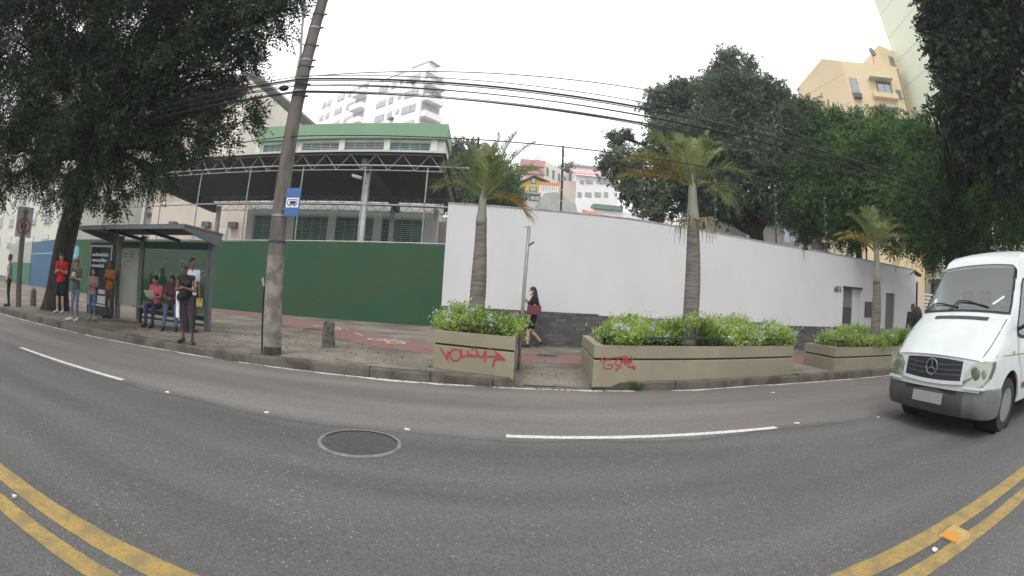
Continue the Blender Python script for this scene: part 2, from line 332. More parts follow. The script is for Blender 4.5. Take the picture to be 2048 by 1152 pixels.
KX = [-120,-60,-30,-13.9,-10.4,-7.9,-6.41,-4.26,-2.55,-1.04,.78,2.15,3.57,4.96,7.11,9.51,14,30,60,120]
KY = [6.9,6.9,6.9,7.02,7.06,7.1,7.17,7.19,7.18,7.17,7.16,7.13,7.16,7.38,7.47,7.49,7.5,7.5,7.5,7.5]
kerb_y = lambda x: float(np.interp(x, KX, KY))
def kerb_h(x): return .15*(1-max(0, min(1, (x-.48)/.12))*max(0, min(1, (2.35-x)/.5)))+.012
X = sorted(set([-120,-60]+[round(-30+.5*i, 3) for i in range(121)]+[round(-.2+.1*i, 3) for i in range(30)]+[45,60,120]))
tag(MB().add([(x, yy, 0) for x in X for yy in (-6.2, kerb_y(x)+.02)], [(2*i, 2*i+2, 2*i+3, 2*i+1) for i in range(len(X)-1)]).build('road', M_asph), kind='structure')
# pavement slab as one sheet of cells, dipping at the driveway
D = [.16,.3,.5,.8,1.1,1.5,2,3,4,5.6,8,11.4]
def slab_z(x, d): h = kerb_h(x); k = min(1, max(0, (d-.1)/.9)); return h*(1-k)+.162*k-.004
V = [(x, kerb_y(x)+d, slab_z(x, d)) for x in X for d in D]; nd = len(D)
tag(MB().add(V, [(i*nd+j, (i+1)*nd+j, (i+1)*nd+j+1, i*nd+j+1) for i in range(len(X)-1) for j in range(nd-1)]).build('sidewalk', M_pave, smooth=True), kind='structure')
tag(MB().box((-120,-10,0),(120,-6.2,.15)).build('far_sidewalk', M_pave), kind='structure')
# kerb stones
kb = MB(); x = -60.0; rnd = random.Random(3)
while x < 60:
    L = .95+rnd.random()*.25; x1 = x+L-.012
    cuts = [x, x1] if not (-.2 < x1 and x < 2.8) else [x+(x1-x)*t/4 for t in range(5)]
    dz = rnd.uniform(-.012, .006); dy = rnd.uniform(-.012, .012)
    for a, b in zip(cuts, cuts[1:]):
        ya, yb = kerb_y(a)+dy, kerb_y(b)+dy; ha, hb = kerb_h(a)+dz, kerb_h(b)+dz
        kb.add([(a,ya,-.02),(b,yb,-.02),(b,yb+.16,-.02),(a,ya+.16,-.02),(a,ya+.02,ha),(b,yb+.02,hb),(b,yb+.16,hb),(a,ya+.16,ha),(a,ya,max(ha-.03,-.01)),(b,yb,max(hb-.03,-.01))],
               [(0,3,2,1),(4,5,6,7),(0,1,9,8),(8,9,5,4),(1,2,6,5,9),(2,3,7,6),(3,0,8,4,7)])
    x += L
tag(kb.build('kerb', M_kerb), kind='structure')
# painted markings
rnd = random.Random(5)
gl = MB()
for x0, x1 in [(-40,-9.2),(-8.9,-4.9),(-4.3,-.1),(.2,2.5),(3.2,40)]:
    n = max(2, int((x1-x0)/.12)); ww = [.05+.05*abs(math.sin(i*.37+x0))+rnd.uniform(-.02,.02) for i in range(n+1)]
    if x0 == -4.3: ww = [v+.05*(1 if .55 < i/n < .9 else 0) for i, v in enumerate(ww)]
    P0 = [x0+(x1-x0)*i/n for i in range(n+1)]
    gl.add([(p, kerb_y(p)-.03-(0 if s else ww[i]), .004) for i, p in enumerate(P0) for s in (0, 1)], [(2*i, 2*i+2, 2*i+3, 2*i+1) for i in range(n)])
tag(gl.build('gutter_line', M_paint), kind='structure')
def strip(mb, x0, x1, y0, y1, z, jit=.004, step=.08):
    n = max(2, int((x1-x0)/step)); V = []
    for i in range(n+1):
        x = x0+(x1-x0)*i/n; V += [(x, y0+rnd.uniform(-jit, jit), z), (x, y1+rnd.uniform(-jit, jit), z)]
    mb.add(V, [(2*i, 2*i+2, 2*i+3, 2*i+1) for i in range(n)])
ln = MB()
for k in range(-4, 5):
    x0 = .28+8.32*k; strip(ln, x0, x0+3.27, 4.43, 4.53, .004)
strip(ln, -8.05, -7.9, 4.43, 4.5, .0045)
tag(ln.build('lane_line', M_paint), kind='structure')
yl = MB(); strip(yl, -50, 50, 1.335, 1.5, .004, step=.15); strip(yl, -50, 50, 1.10, 1.235, .004, step=.15)
tag(yl.build('centre_line', M_yel), kind='structure')
rnd = random.Random(8); M_rep = mat('paving_repair', (.20,.185,.155), .9, var=(.12,.105,.085), vscale=3, vamt=.7, bump=.3, bscale=25)
rp_ = MB()
for (x, y, a, b) in [(-2.2,7.9,.5,.35),(-5.0,9.3,.9,.6),(-7.0,8.2,.6,.4),(-2.9,14.5,1.6,.8),(6.9,8.5,.25,.6)]:
    P = [(x+a*rnd.uniform(.8,1.15)*math.cos(t), y+b*rnd.uniform(.8,1.15)*math.sin(t), .1635) for t in [2*math.pi*k/11 for k in range(11)]]; P = [(p[0], p[1], .1645) for p in P]; rp_.add(P, [tuple(range(11))])
tag(rp_.build('sidewalk_repair', M_rep), kind='structure')
# bike lane and its symbols
cl = [(-40,16.6),(-16,17.0),(-11.3,17.2),(-9.4,16.9),(-7.2,15.6),(-5.2,13.7),(-3.4,12.0),(-2.0,10.9),(-.6,10.1),(.9,9.75),(3,9.9),(8.4,10.2),(14,10.3),(40,10.3)]
def smoothline(pts, n=6):
    out = []
    P = [Vector(p) for p in pts]
    for i in range(len(P)-1):
        a, b, c, d = P[max(i-1,0)], P[i], P[i+1], P[min(i+2,len(P)-1)]
        for k in range(n):
            t = k/n; out.append(.5*((2*b)+(c-a)*t+(2*a-5*b+4*c-d)*t*t+(3*b-a-3*c+d)*t**3))
    out.append(P[-1]); return out
sl = smoothline(cl); V = []
for i, p in enumerate(sl):
    t = (sl[min(i+1,len(sl)-1)]-sl[max(i-1,0)]).normalized(); nrm = Vector((-t.y, t.x)); hw = .95 if p.x < -1.5 else .75
    for s in (-1, 1): q = p+nrm*hw*s; V.append((q.x, q.y, .1635))
tag(MB().add(V, [(2*i, 2*i+2, 2*i+3, 2*i+1) for i in range(len(sl)-1)]).build('bike_lane', M_red), kind='structure')
M_sym = mat('pale_lane_paint', (.60,.52,.42), .85, var=(.35,.25,.2), vscale=9, vamt=.6)
def ribbon(mb, pts, wd, nz, off=0):
    nz = Vector(nz).normalized(); pts = [Vector(p)+nz*off for p in pts]; V = []
    for i, p in enumerate(pts):
        t = (pts[min(i+1,len(pts)-1)]-pts[max(i-1,0)]); t = t.normalized() if t.length > 1e-9 else Vector((1,0,0)); s = nz.cross(t)
        V += [p-s*wd/2, p+s*wd/2]
    mb.add(V, [(2*i, 2*i+2, 2*i+3, 2*i+1) for i in range(len(pts)-1)])
def bike_symbol(c, ang, s=1.0):
    mb = MB(); ca, sa = math.cos(ang), math.sin(ang)
    T = lambda p: (c[0]+(p[0]*ca-p[1]*sa)*s, c[1]+(p[0]*sa+p[1]*ca)*s, .168)
    for cx in (-.42, .42): ribbon(mb, [T((cx+.25*math.cos(2*math.pi*k/20), .25*math.sin(2*math.pi*k/20))) for k in range(21)], .06, (0,0,1))
    for k, L in enumerate([[(-.42,0),(-.18,.42),(.3,.42),(-.02,.02),(-.42,0)],[(-.02,.02),(-.2,.5)],[(-.3,.5),(-.1,.5)],[(.42,0),(.26,.52),(.4,.56)]]):
        for a, b in zip(L, L[1:]): ribbon(mb, [T(a), T(b)], .05, (0,0,1), off=.0007*(k+1))
    return tag(mb.build('bike_symbol', M_sym), kind='structure')
bike_symbol((-2.45,11.35), R(-38), .9); bike_symbol((-5.0,13.95), R(-45), 1.0)
ar = MB(); ribbon(ar, [(-3.75,12.85,.168),(-3.35,12.35,.168)], .07, (0,0,1)); tag(ar.build('lane_dash', M_sym), kind='structure')

# ------------------------------------------------------------------ WHITE WALL (face at Y=12.6)
WY = 12.6
def wtop(x): return float(np.interp(x, [-1.2,4,9,12,18.2],[3.98,3.92,3.68,3.62,3.5]))
wall = thing('boundary_wall', 'tall white rendered wall on a dark stone base with a doorway and number 601', 'wall', (8,WY,.1))
# face with two door openings, built as solid panels between the openings
A0, A1 = PL(1686,600,(0,WY),(1,WY)).x, PL(1722,600,(0,WY),(1,WY)).x
B0, B1 = PL(1771,620,(0,WY),(1,WY)).x, PL(1789,620,(0,WY),(1,WY)).x
dtop = 2.45
mb = MB()
def wseg(mb, x0, x1, z0=-.05, n=1):
    mb.add([(x0,WY,z0),(x1,WY,z0),(x1,WY+.22,z0),(x0,WY+.22,z0),(x0,WY,wtop(x0)),(x1,WY,wtop(x1)),(x1,WY+.22,wtop(x1)),(x0,WY+.22,wtop(x0))],
           [(0,3,2,1),(4,5,6,7),(0,1,5,4),(1,2,6,5),(2,3,7,6),(3,0,4,7)])
pts = [-1.2,4,9,A0]; 
for a, b in zip(pts, pts[1:]): wseg(mb, a, b)
wseg(mb, A0, A1, dtop); wseg(mb, A1, B0); wseg(mb, B0, B1, 2.4); wseg(mb, B1, 18.2)
mb.build('wall_face', M_white, wall)
cp = MB()
for a, b in [(-1.22,4),(4,9),(9,18.22)]:
    cp.add([(a,WY-.02,wtop(a)+.002),(b,WY-.02,wtop(b)+.002),(b,WY+.24,wtop(b)+.002),(a,WY+.24,wtop(a)+.002),(a,WY-.02,wtop(a)+.03),(b,WY-.02,wtop(b)+.03),(b,WY+.24,wtop(b)+.03),(a,WY+.24,wtop(a)+.03)],
           [(0,3,2,1),(4,5,6,7),(0,1,5,4),(1,2,6,5),(2,3,7,6),(3,0,4,7)])
cp.build('coping', mat('weathered_coping', (.5,.49,.47), .9, var=(.2,.19,.17), vscale=6, vamt=.8), wall)
pl = MB()
for a, b, h in [(-1.2,3.2,1.12),(3.2,9,1.08),(9,A0,1.0),(A1,B0,.95),(B1,18.2,.95)]: pl.box((a,WY-.04,.0),(b-.001,WY-.002,h))
pl.build('stone_base', M_stone, wall)
MB().box((-1.235,WY+.005,0),(-1.202,WY+.2,1.1)).build('stone_base', M_stone, wall)
# doorway 601: recess, reveal, dark metal door with lighter lower rail
dr = MB(); dr.box((A0+.001,WY+.14,.1),(A0+.62*(A1-A0),WY+.2,1.75)); d = dr.build('door', mat('dark_purple_grey_metal', (.045,.045,.055), .5), wall)
MB().box((A0+.001,WY+.15,1.753),(A0+.62*(A1-A0),WY+.2,dtop-.002)).build('transom_panel', mat('grey_metal_panel', (.16,.17,.18), .6), d)
MB().box((A0+.02,WY+.11,.78),(A0+.6*(A1-A0),WY+.139,.86)).build('push_bar', M_steel, d)
rv = MB(); rv.box((A1-.001,WY+.221,-.05),(A1+.1,WY+.9,dtop)); rv.box((A0+.625*(A1-A0),WY+.16,.05),(A1-.002,WY+.21,dtop-.002)); rv.box((A0-.1,WY+.221,-.05),(A0+.001,WY+.9,dtop)); rv.box((A0-.1,WY+.221,dtop+.001),(A1+.1,WY+.9,dtop+.1))
rv.build('door_reveal', M_white, wall)
MB().box((A0-.02,WY-.03,dtop-.02),(A1+.06,WY-.005,dtop+.05)).build('lintel_trim', M_dsteel, wall)
MB().box((B0+.001,WY+.1,.1),(B1-.001,WY+.16,2.398)).build('side_door', mat('plain_grey_door', (.13,.135,.135), .6, var=(.1,.1,.1), vscale=2), wall)
a = PL(1730,603,(0,WY),(1,WY)); b = PL(1745,635,(0,WY),(1,WY))
MB().box((a.x,WY-.05,b.z),(b.x,WY-.003,a.z)).build('notice_box', mat('dark_glass_box', (.02,.02,.025), .3), wall, bevel=.008)
tm = text_mesh('601', .30, .006, .006); c = PL(1676,579,(0,WY),(1,WY))
o = meshobj('house_number', tm, M_dsteel, wall); o.rotation_euler = (R(90),0,0); o.location = Vector((c.x, WY-.012, c.z))-wall.location
c = PL(1606,496,(0,WY),(1,WY))
cm = thing('security_camera', 'small dark camera fixed under the top of the white wall', 'camera', (c.x,WY,c.z))
MB().cap((c.x,WY-.03,c.z),(c.x,WY-.22,c.z-.06),.045,.045).build('housing', M_black, cm, smooth=True); MB().tube([(c.x,WY+.0,c.z+.03),(c.x,WY-.1,c.z)],.015).build('bracket', M_dsteel, cm)
c = PL(1822,548,(0,WY),(1,WY))
lp = thing('wall_light', 'dark floodlight on an arm at the far end of the white wall', 'lamp', (c.x,WY,c.z))
MB().tube([(c.x,WY,c.z),(c.x,WY-.25,c.z+.12),(c.x,WY-.5,c.z)],.03).build('arm', M_dsteel, lp); MB().obox((c.x-.3,WY-.62,c.z-.06),(.36,0,-.08),(0,.2,0),(0,0,.1)).build('lamp_head', M_dsteel, lp)
# tall posts above the wall
M_post = mat('dark_post', (.035,.035,.036), .7)
fp0 = None
for i in range(7):
    x = -.5+2.487*i; zt = [6.05,5.98,5.96,5.92,5.8,5.75,5.7][i]; lab = ['behind the leftmost palm crown','standing free against sky and hill houses','behind the left fronds of the middle palm','just right of the middle palm','second to the right of the middle palm','just left of the far palm','just right of the far palm'][i]
    t = thing('fence_post', 'thin dark post on the white wall '+lab, 'post', (x,WY+.11,3.6), 'posts on top of the white wall')
    MB().tube([(x,WY+.11,wtop(x)+.03),(x,WY+.11,zt)],.032,8).build('post', M_post, t)
    for k in range(6): z = zt-.1-k*.32; MB().tube([(x-.0,WY+.07,z),(x,WY+.02,z)],.022,6).build('insulator', mat('pale_ceramic', (.4,.4,.38), .4), t)

# far gate at the end of the wall
t = thing('gate', 'white barred gate beyond the far end of the white wall', 'gate', (19.2,WY,.1))
g_ = MB()
for k in range(9): g_.box((18.35,WY,1.2+k*.16),(19.9,WY+.03,1.27+k*.16))
g_.build('bars', mat('white_metal', (.75,.75,.75), .5), t)
MB().box((18.25,WY-.02,0),(18.35,WY+.1,3)).box((19.9,WY-.02,0),(20.05,WY+.1,3)).box((18.352,WY+.005,.1),(19.898,WY+.05,1.15)).build('frame', M_dsteel, t)
t = thing('boundary_wall', 'grey wall with a canopy slab right of the barred gate', 'wall', (24,WY,0))
MB().box((20.1,WY,0),(60,WY+.3,3.1)).build('wall_face', mat('grey_render', (.3,.3,.3), .9, var=(.2,.2,.2), vscale=.7), t)
MB().box((20.0,WY-.8,3.101),(30,WY+.4,3.25)).build('slab', M_conc, t)

# ------------------------------------------------------------------ GREEN WALL (Y=18.2)
GY = 18.2
gw = thing('boundary_wall', 'long dark green rendered wall behind the bike lane and bus shelter', 'wall', (-12,GY,0))
def gtop(x): return float(np.interp(x, [-27,-12,-1.3],[3.2,3.22,3.43]))
mb = MB()
for a, b in [(-27,-20),(-20,-12),(-12,-6),(-6,-1.0)]:
    mb.add([(a,GY,-.05),(b,GY,-.05),(b,GY+.2,-.05),(a,GY+.2,-.05),(a,GY,gtop(a)),(b,GY,gtop(b)),(b,GY+.2,gtop(b)),(a,GY+.2,gtop(a))],[(0,3,2,1),(4,5,6,7),(0,1,5,4),(1,2,6,5),(2,3,7,6),(3,0,4,7)])
mb.build('wall_face', M_green, gw)
rl = MB(); rl.tube([(-27,GY+.05,gtop(-27)+.05),(-12,GY+.05,gtop(-12)+.05),(-1.1,GY+.05,gtop(-1.1)+.05)],.035,6); rl.build('top_pipe', M_steel, gw)
# net frame standing on the green wall
nf = thing('net_frame', 'tall frame of thin steel pipes standing on the green wall', 'frame', (-10,GY,3.2))
for px, zb in [(320,3.2),(403,3.2),(500,3.2),(605,3.2),(730,3.3),(855,3.3),(210,3.2)]:
    q = PY(px, 340 if px > 350 else 400, GY); MB().tube([(q.x,GY+.1,3.2),(q.x,GY+.1,6.68)],.035,8).build('upright', M_steel, nf)
for z in (4.96, 6.66): MB().tube([(-24,GY+.06,z),(-.9,GY+.06,z+.02)],.035,8).build('crossbar', M_steel, nf)
# bits of netting panel at the right end
mb = MB()
for k in range(12): x = -1.45-k*.0+k*.045; mb.tube([(x,GY+.12,3.45),(x,GY+.12,4.94)],.004,4)
for k in range(26): z = 3.5+k*.055; mb.tube([(-1.46,GY+.12,z),(-.93,GY+.12,z)],.004,4)
mb.build('netting', mat('blue_net', (.16,.24,.32), .7), nf)
# second stretch to the left with the blue gate
sw = thing('boundary_wall', 'green and cream wall on both sides of the blue gate', 'wall', (-34,21,0))
def sp(t): return (-27-18*t, 18.2+5.0*t)       # runs back to the left
def sbox(mb, t0, t1, z0, z1, off=0, th=.2):
    a, b = Vector(sp(t0)), Vector(sp(t1)); n = Vector((-(b-a).y, (b-a).x)).normalized()
    if n.y > 0: n = -n
    a = a+n*off; b = b+n*off; mb.prism([(b.x,b.y),(a.x,a.y),(a.x-n.x*th,a.y-n.y*th),(b.x-n.x*th,b.y-n.y*th)], z0, z1)
def tg(px): d = ray(px, 540); A = Vector(sp(0)); B = Vector(sp(1)); # parameter where the view ray meets the wall line
def tparam(px):
    d = ray(px, 540); A, B = Vector(sp(0)), Vector(sp(1)); e = B-A
    return (A.x*d.y-A.y*d.x)/(e.y*d.x-e.x*d.y)
t0, t1 = tparam(112), tparam(60)
mb = MB(); sbox(mb, 0.0, t0, -.05, 1.9); sbox(mb, t1, 1, -.05, 1.7); mb.build('lower_wall', mat('green_paint_band', (.03,.15,.085), .8, var=(.04,.1,.06), vscale=1), sw)
mb = MB(); sbox(mb, 0.0, t0, 1.902, 3.3); sbox(mb, t1, 1, 1.702, 3.3); mb.build('upper_wall', mat('cream_render', (.35,.36,.31), .8, var=(.25,.26,.22), vscale=1), sw)
bgx = sp((t0+t1)/2)
bgt = thing('gate', 'tall blue sheet metal gate in the green wall at the left', 'gate', (bgx[0],bgx[1],0))
mb = MB(); sbox(mb, t0+.002, t1-.002, 0, 2.35, -.05, .06); mb.build('gate_leaf', mat('blue_metal', (.02,.085,.17), .6), bgt)
mb = MB(); sbox(mb, t0+.002, t1-.002, 2.42, 3.25, -.05, .06); mb.build('upper_panel', MATS['blue_metal'], bgt)
mb = MB(); sbox(mb, t0+.002, t1-.002, 2.352, 2.418, -.03, .1); mb.build('rail', mat('pale_blue_rail', (.25,.35,.4), .6), bgt)
# small cyan sign on the green wall
c = PY(152,505,GY); t = thing('wall_sign', 'small round pale cyan sign painted on the green wall left of the shelter', 'sign', (c.x,GY,c.z))
MB().tube([(c.x,GY-.03,c.z),(c.x,GY-.002,c.z)],.42,20).build('disc', mat('cyan_paint', (.10,.32,.33), .7), t)
mb = MB(); ribbon(mb, [(c.x-.2,GY-.033,c.z+.15),(c.x+.15,GY-.033,c.z+.18),(c.x-.1,GY-.033,c.z),(c.x+.2,GY-.033,c.z-.1),(c.x-.15,GY-.033,c.z-.2)], .06, (0,-1,0)); mb.build('symbol', mat('pale_paint', (.4,.5,.5), .7), t)

# ------------------------------------------------------------------ SCHOOL
SY = 30.0
sc = thing('school_building', 'white two storey building with light green roof band and green louvre windows', 'building', (-11,SY,0))
M_swall = mat('off_white_render', (.70,.69,.66), .85, var=(.5,.49,.46), vscale=.7, vamt=.6)
M_band = mat('light_green_band', (.19,.31,.19), .8, var=(.21,.34,.21), vscale=.5, vamt=.7, stretch=(1,1,.15))
M_teal = mat('teal_louvre', (.20,.36,.31), .45, var=(.34,.48,.43), vscale=1.3, vamt=.8)
M_grayl = mat('grey_louvre', (.36,.42,.41), .45)
x0, x1 = PY(521,268,SY).x, -3.45
ztop, zb = PY(700,250,SY).z, PY(700,279,SY).z
wt_u, wb_u = PY(720,284,SY).z, PY(720,307,SY).z-.25
wt_l, wb_l = PY(700,435,SY).z, PY(700,486,SY).z
ups = [(527,574),(604,679),(689,769),(779,860)]; lows = [(507,577),(584,659),(667,750),(760,845)]
def openings(cols, y): return [(PY(a,y,SY).x, PY(b,y,SY).x) for a, b in cols]
U = openings(ups, 295); L = openings(lows, 460); x0l = PY(497,460,SY).x
def facade(mb, xs0, xs1, z0, z1, ops, zo0, zo1, th=.25, Y=SY):
    mb.box((xs0,Y,z0),(xs1,Y+th,zo0)); mb.box((xs0,Y,zo1),(xs1,Y+th,z1)); e = [xs0]+[v for o in ops for v in o]+[xs1]
    for i in range(0, len(e), 2): mb.box((e[i],Y,zo0),(e[i+1],Y+th,zo1))
mb = MB(); facade(mb, x0, x1, 8.3, zb, U, wb_u, wt_u); facade(mb, x0, x1, 0, 8.3, L, wb_l, wt_l)
mb.box((x0,SY+.25,0),(x0+.25,SY+3,zb)); mb.box((x1-.25,SY+.25,0),(x1,SY+3,zb)); mb.box((x0+.25,SY+2.75,0),(x1-.25,SY+3,zb)); mb.build('wall', M_swall, sc)
MB().box((x0+.25,SY+.3,8.2),(x1-.25,SY+2.7,8.4)).build('floor_slab', M_swall, sc)
rf = MB().box((x0-.1,SY-.35,zb+.002),(x1+.15,SY+3.2,ztop)).build('roof_band', M_band, sc)
mb = MB()
for o in U+L: pass
for e in [x0+.1]+[ (U[i][1]+U[i+1][0])/2 for i in range(3)]+[U[3][1]+.3]: mb.box((e-.22,SY-.12,8.0),(e+.22,SY-.003,zb))
for e in [x0l+.1]+[ (L[i][1]+L[i+1][0])/2 for i in range(3)]+[L[3][1]+.45]: mb.box((e-.3,SY-.12,0),(e+.3,SY-.003,7.99))
mb.build('pilaster', mat('pale_green_pilaster', (.66,.68,.62), .85), sc)
MB().box((x0,SY-.06,wt_l+.05),(x1,SY-.003,wt_l+.55)).build('lintel_band', mat('pale_green_lintel', (.42,.52,.44), .85), sc)
def louvre(x0, x1, z0, z1, m, rows, cols, parent):
    f = MB(); w_ = .05
    for k in range(cols+1): x = x0+(x1-x0)*k/cols; f.box((x-w_/2,SY+.06,z0),(x+w_/2,SY+.12,z1))
    f.box((x0,SY+.06,z1-.04),(x1,SY+.12,z1)); f.box((x0,SY+.06,z0),(x1,SY+.12,z0+.04))
    wo = f.build('window', M_grayl, parent)
    s = MB(); dz = (z1-z0)/rows
    for k in range(rows):
        z = z0+dz*(k+.5); s.obox((x0,SY+.07,z-dz*.25),(x1-x0,0,0),(0,.045,dz*.62),(0,-.01,.008))
    s.build('louvre_slats', m, wo)
    MB().box((x0-.01,SY+.235,z0-.01),(x1+.01,SY+.248,z1+.01)).build('dark_interior', M_dark, wo)
for i, (a, b) in enumerate(U): louvre(a, b, wb_u, wt_u, M_teal if i in (0,3) else M_grayl, 9, 4, sc)
for i, (a, b) in enumerate(L): louvre(a, b, wb_l, wt_l, M_teal, 13, 4, sc)
# side annex right of the facade under the canopy
MB().box((x1+.002,SY+.6,0),(x1+1.2,SY+5,6.4)).build('side_wing', mat('brownish_render', (.30,.27,.23), .9, var=(.2,.18,.15), vscale=1), sc)

# ------------------------------------------------------------------ CANOPY over the court
cn = thing('court_canopy', 'large dark sheet canopy on white columns with steel trusses in front of the school', 'canopy', (-12,24.5,0))
CX0, CX1, CY0, CY1 = -21.4, -2.2, 20.0, 29.5
cz = lambda y: 7.82-(y-20)*.045
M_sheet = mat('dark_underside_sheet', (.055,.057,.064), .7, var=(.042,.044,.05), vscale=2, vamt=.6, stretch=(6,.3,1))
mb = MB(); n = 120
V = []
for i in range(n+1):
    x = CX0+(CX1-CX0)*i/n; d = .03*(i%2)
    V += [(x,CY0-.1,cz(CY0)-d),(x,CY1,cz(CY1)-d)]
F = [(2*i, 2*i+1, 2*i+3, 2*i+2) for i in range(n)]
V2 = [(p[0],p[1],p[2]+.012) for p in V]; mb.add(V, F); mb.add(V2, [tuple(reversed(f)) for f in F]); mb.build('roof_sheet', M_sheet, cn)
MB().box((CX0,CY0-.2,cz(20)-.02),(CX1,CY0-.11,cz(20)+.07)).build('front_gutter', mat('pale_gutter', (.5,.5,.48), .6), cn)
def truss(a, b, h, nb, r, w_=0):
    m_ = MB(); a, b = Vector(a), Vector(b); dz = Vector((0,0,-h))
    m_.tube([a,b], r, 6); m_.tube([a+dz,b+dz], r, 6)
    for k in range(nb):
        p = a+(b-a)*k/nb; q = a+(b-a)*(k+.5)/nb; s_ = a+(b-a)*(k+1)/nb
        m_.tube([p+dz,q], r*.75, 5); m_.tube([q,s_+dz], r*.75, 5)
    return m_
truss((CX0,CY0,cz(20)-.09),(CX1-.1,CY0,cz(20)-.09),.78,15,.028).build('front_truss', M_steel, cn)
for y in (29.2, 26.9): truss((CX0,y,cz(y)-.35),(CX1-.1,y,cz(y)-.35),.42,22,.025).build('rear_truss', M_steel, cn)
for x in (CX0+.1, CX1-.15): truss((x,CY0,cz(20)-.1),(x,CY1,cz(CY1)-.1),.5,9,.022).build('side_truss', M_steel, cn)
c = PY(735,350,21); c2 = PY(722,480,21)
for (x, y, zt) in [(c.x,21,cz(21)-.35),(CX0+.6,21,7.3),(CX1-1.3,29.0,6.9),(c.x-.3,29.0,6.9),(CX0+1.2,29,6.9)]:
    MB().box((x-.14,y-.14,0),(x+.14,y+.14,zt)).build('column', mat('white_grey_column', (.55,.56,.56), .7, var=(.4,.4,.4), vscale=2), cn)
bm_ = MB(); bm_.obox((c.x-.12,20.2,cz(20)-.75),(.24,0,0),(0,9,-.42),(0,0,.5)); bm_.build('main_beam', mat('grey_beam', (.12,.125,.13), .7), cn)
MB().obox((CX0+.5,20.2,cz(20)-.95),(.3,0,0),(0,9,-.42),(0,0,.7)).build('main_beam', MATS['grey_beam'], cn)
fl = PY(718,352,20.4); t_ = thing('floodlight', 'pale floodlight on the white canopy column', 'lamp', (fl.x,20.4,fl.z))
MB().obox((fl.x-.35,20.3,fl.z-.05),(.5,0,-.12),(0,.25,0),(0,0,.14)).build('lamp_head', mat('pale_metal', (.45,.46,.46), .4), t_, bevel=.02)
MB().tube([(fl.x+.1,20.4,fl.z-.1),(c.x,20.86,fl.z-.25)],.025).build('bracket', M_dsteel, t_)

# ------------------------------------------------------------------ BUILDINGS BEHIND
M_glassd = glassmat('window_glass', (.04,.045,.05), .25)
def wallbox(mb, A, B, depth, z0, z1):
    A, B = Vector(A), Vector(B); d = (B-A).normalized(); n = Vector((-d.y, d.x))
    if n.dot(A) < 0: n = -n
    mb.prism([A, B, B+n*depth, A+n*depth], z0, z1)
def face_rect(mb, A, B, u0, u1, z0, z1, out=.03, th=.03, inset=False):       # plate on the vertical plane AB, towards the camera
    A, B = Vector(A), Vector(B); d = (B-A).normalized(); n = Vector((-d.y, d.x))
    if n.dot(A) > 0: n = -n
    p = A+d*u0+n*(out-th); q = A+d*u1+n*(out-th); mb.prism([p, q, q+n*th, p+n*th], z0, z1)
def window(parent, A, B, u, z, w_, h, fm, gm=None, sill=True, panes=2, blind=None):
    f = MB(); face_rect(f, A, B, u-w_/2-.07, u+w_/2+.07, z-.07, z+h+.07, .05, .045); fo = f.build('window', fm, parent)
    for k in range(panes):
        g = MB(); a = u-w_/2+w_*k/panes+.03; b = u-w_/2+w_*(k+1)/panes-.03; face_rect(g, A, B, a, b, z, z+h, .075, .022); g.build('pane', gm or M_glassd, fo)
    if blind: g = MB(); face_rect(g, A, B, u-w_/2, u+w_/2, z+h*(1-blind), z+h, .09, .012); g.build('blind', mat('pale_blind', (.6,.58,.54), .8), fo)
    if sill: g = MB(); face_rect(g, A, B, u-w_/2-.12, u+w_/2+.12, z-.16, z-.075, .16, .155); g.build('sill', fm, fo)
def acbox(parent, A, B, u, z):
    g = MB(); face_rect(g, A, B, u-.4, u+.4, z, z+.45, .5, .5); g.build('air_conditioner', mat('ac_dark_casing', (.10,.10,.10), .7), parent)
M_frame = mat('grey_window_frame', (.35,.35,.35), .6)
M_wframe = mat('white_window_frame', (.75,.75,.75), .6)
mat('shaded_opening', (.34,.34,.36), .8); mat('dirty_white_render', (.62,.60,.56), .85, var=(.45,.43,.40), vscale=1); mat('cream_side_render', (.72,.69,.62), .85); mat('dark_roof_slab', (.38,.37,.37), .8)
M_glasst = glassmat('tower_window_glass', (.22,.22,.24), .25)
# tower
tw = thing('apartment_tower', 'tall white apartment tower with stacked corner balconies behind the school', 'building', (-20,76,0))
TA, TB, TC = (-12.7,69), (-24.6,77.5), (-38.6,87.5); TD = (-10.4,71.8)
M_tw = mat('tower_white_render', (.88,.87,.86), .85, var=(.80,.78,.77), vscale=.12, vamt=.6)
mb = MB(); wallbox(mb, TB, TA, 5.0, 0, 39.9); wallbox(mb, TC, TB, 9, 0, 41.4)
mb.build('wall', M_tw, tw)
mb = MB(); wallbox(mb, (-17.2,73.5), (-22.5,77.2), 3.2, 39.6, 40.8); wallbox(mb,(-12.4,70.2),(-15.6,72.5),2,39.6,41.2); mb.build('penthouse', M_tw, tw)
mb = MB(); wallbox(mb, (-12.1,69.8),(-16.0,72.6),2.6,41.2,41.4); wallbox(mb,(-17.0,73.2),(-22.9,77.4),3.8,40.8,41.0); mb.build('roof_slab', mat('dark_roof_slab', (.38,.37,.37), .8), tw)
MB().tube([(-19,76.5,41.0),(-19,76.5,42.4)],.8,10).build('water_tank', mat('pale_tank', (.75,.75,.75), .7), tw)
rnd = random.Random(9)
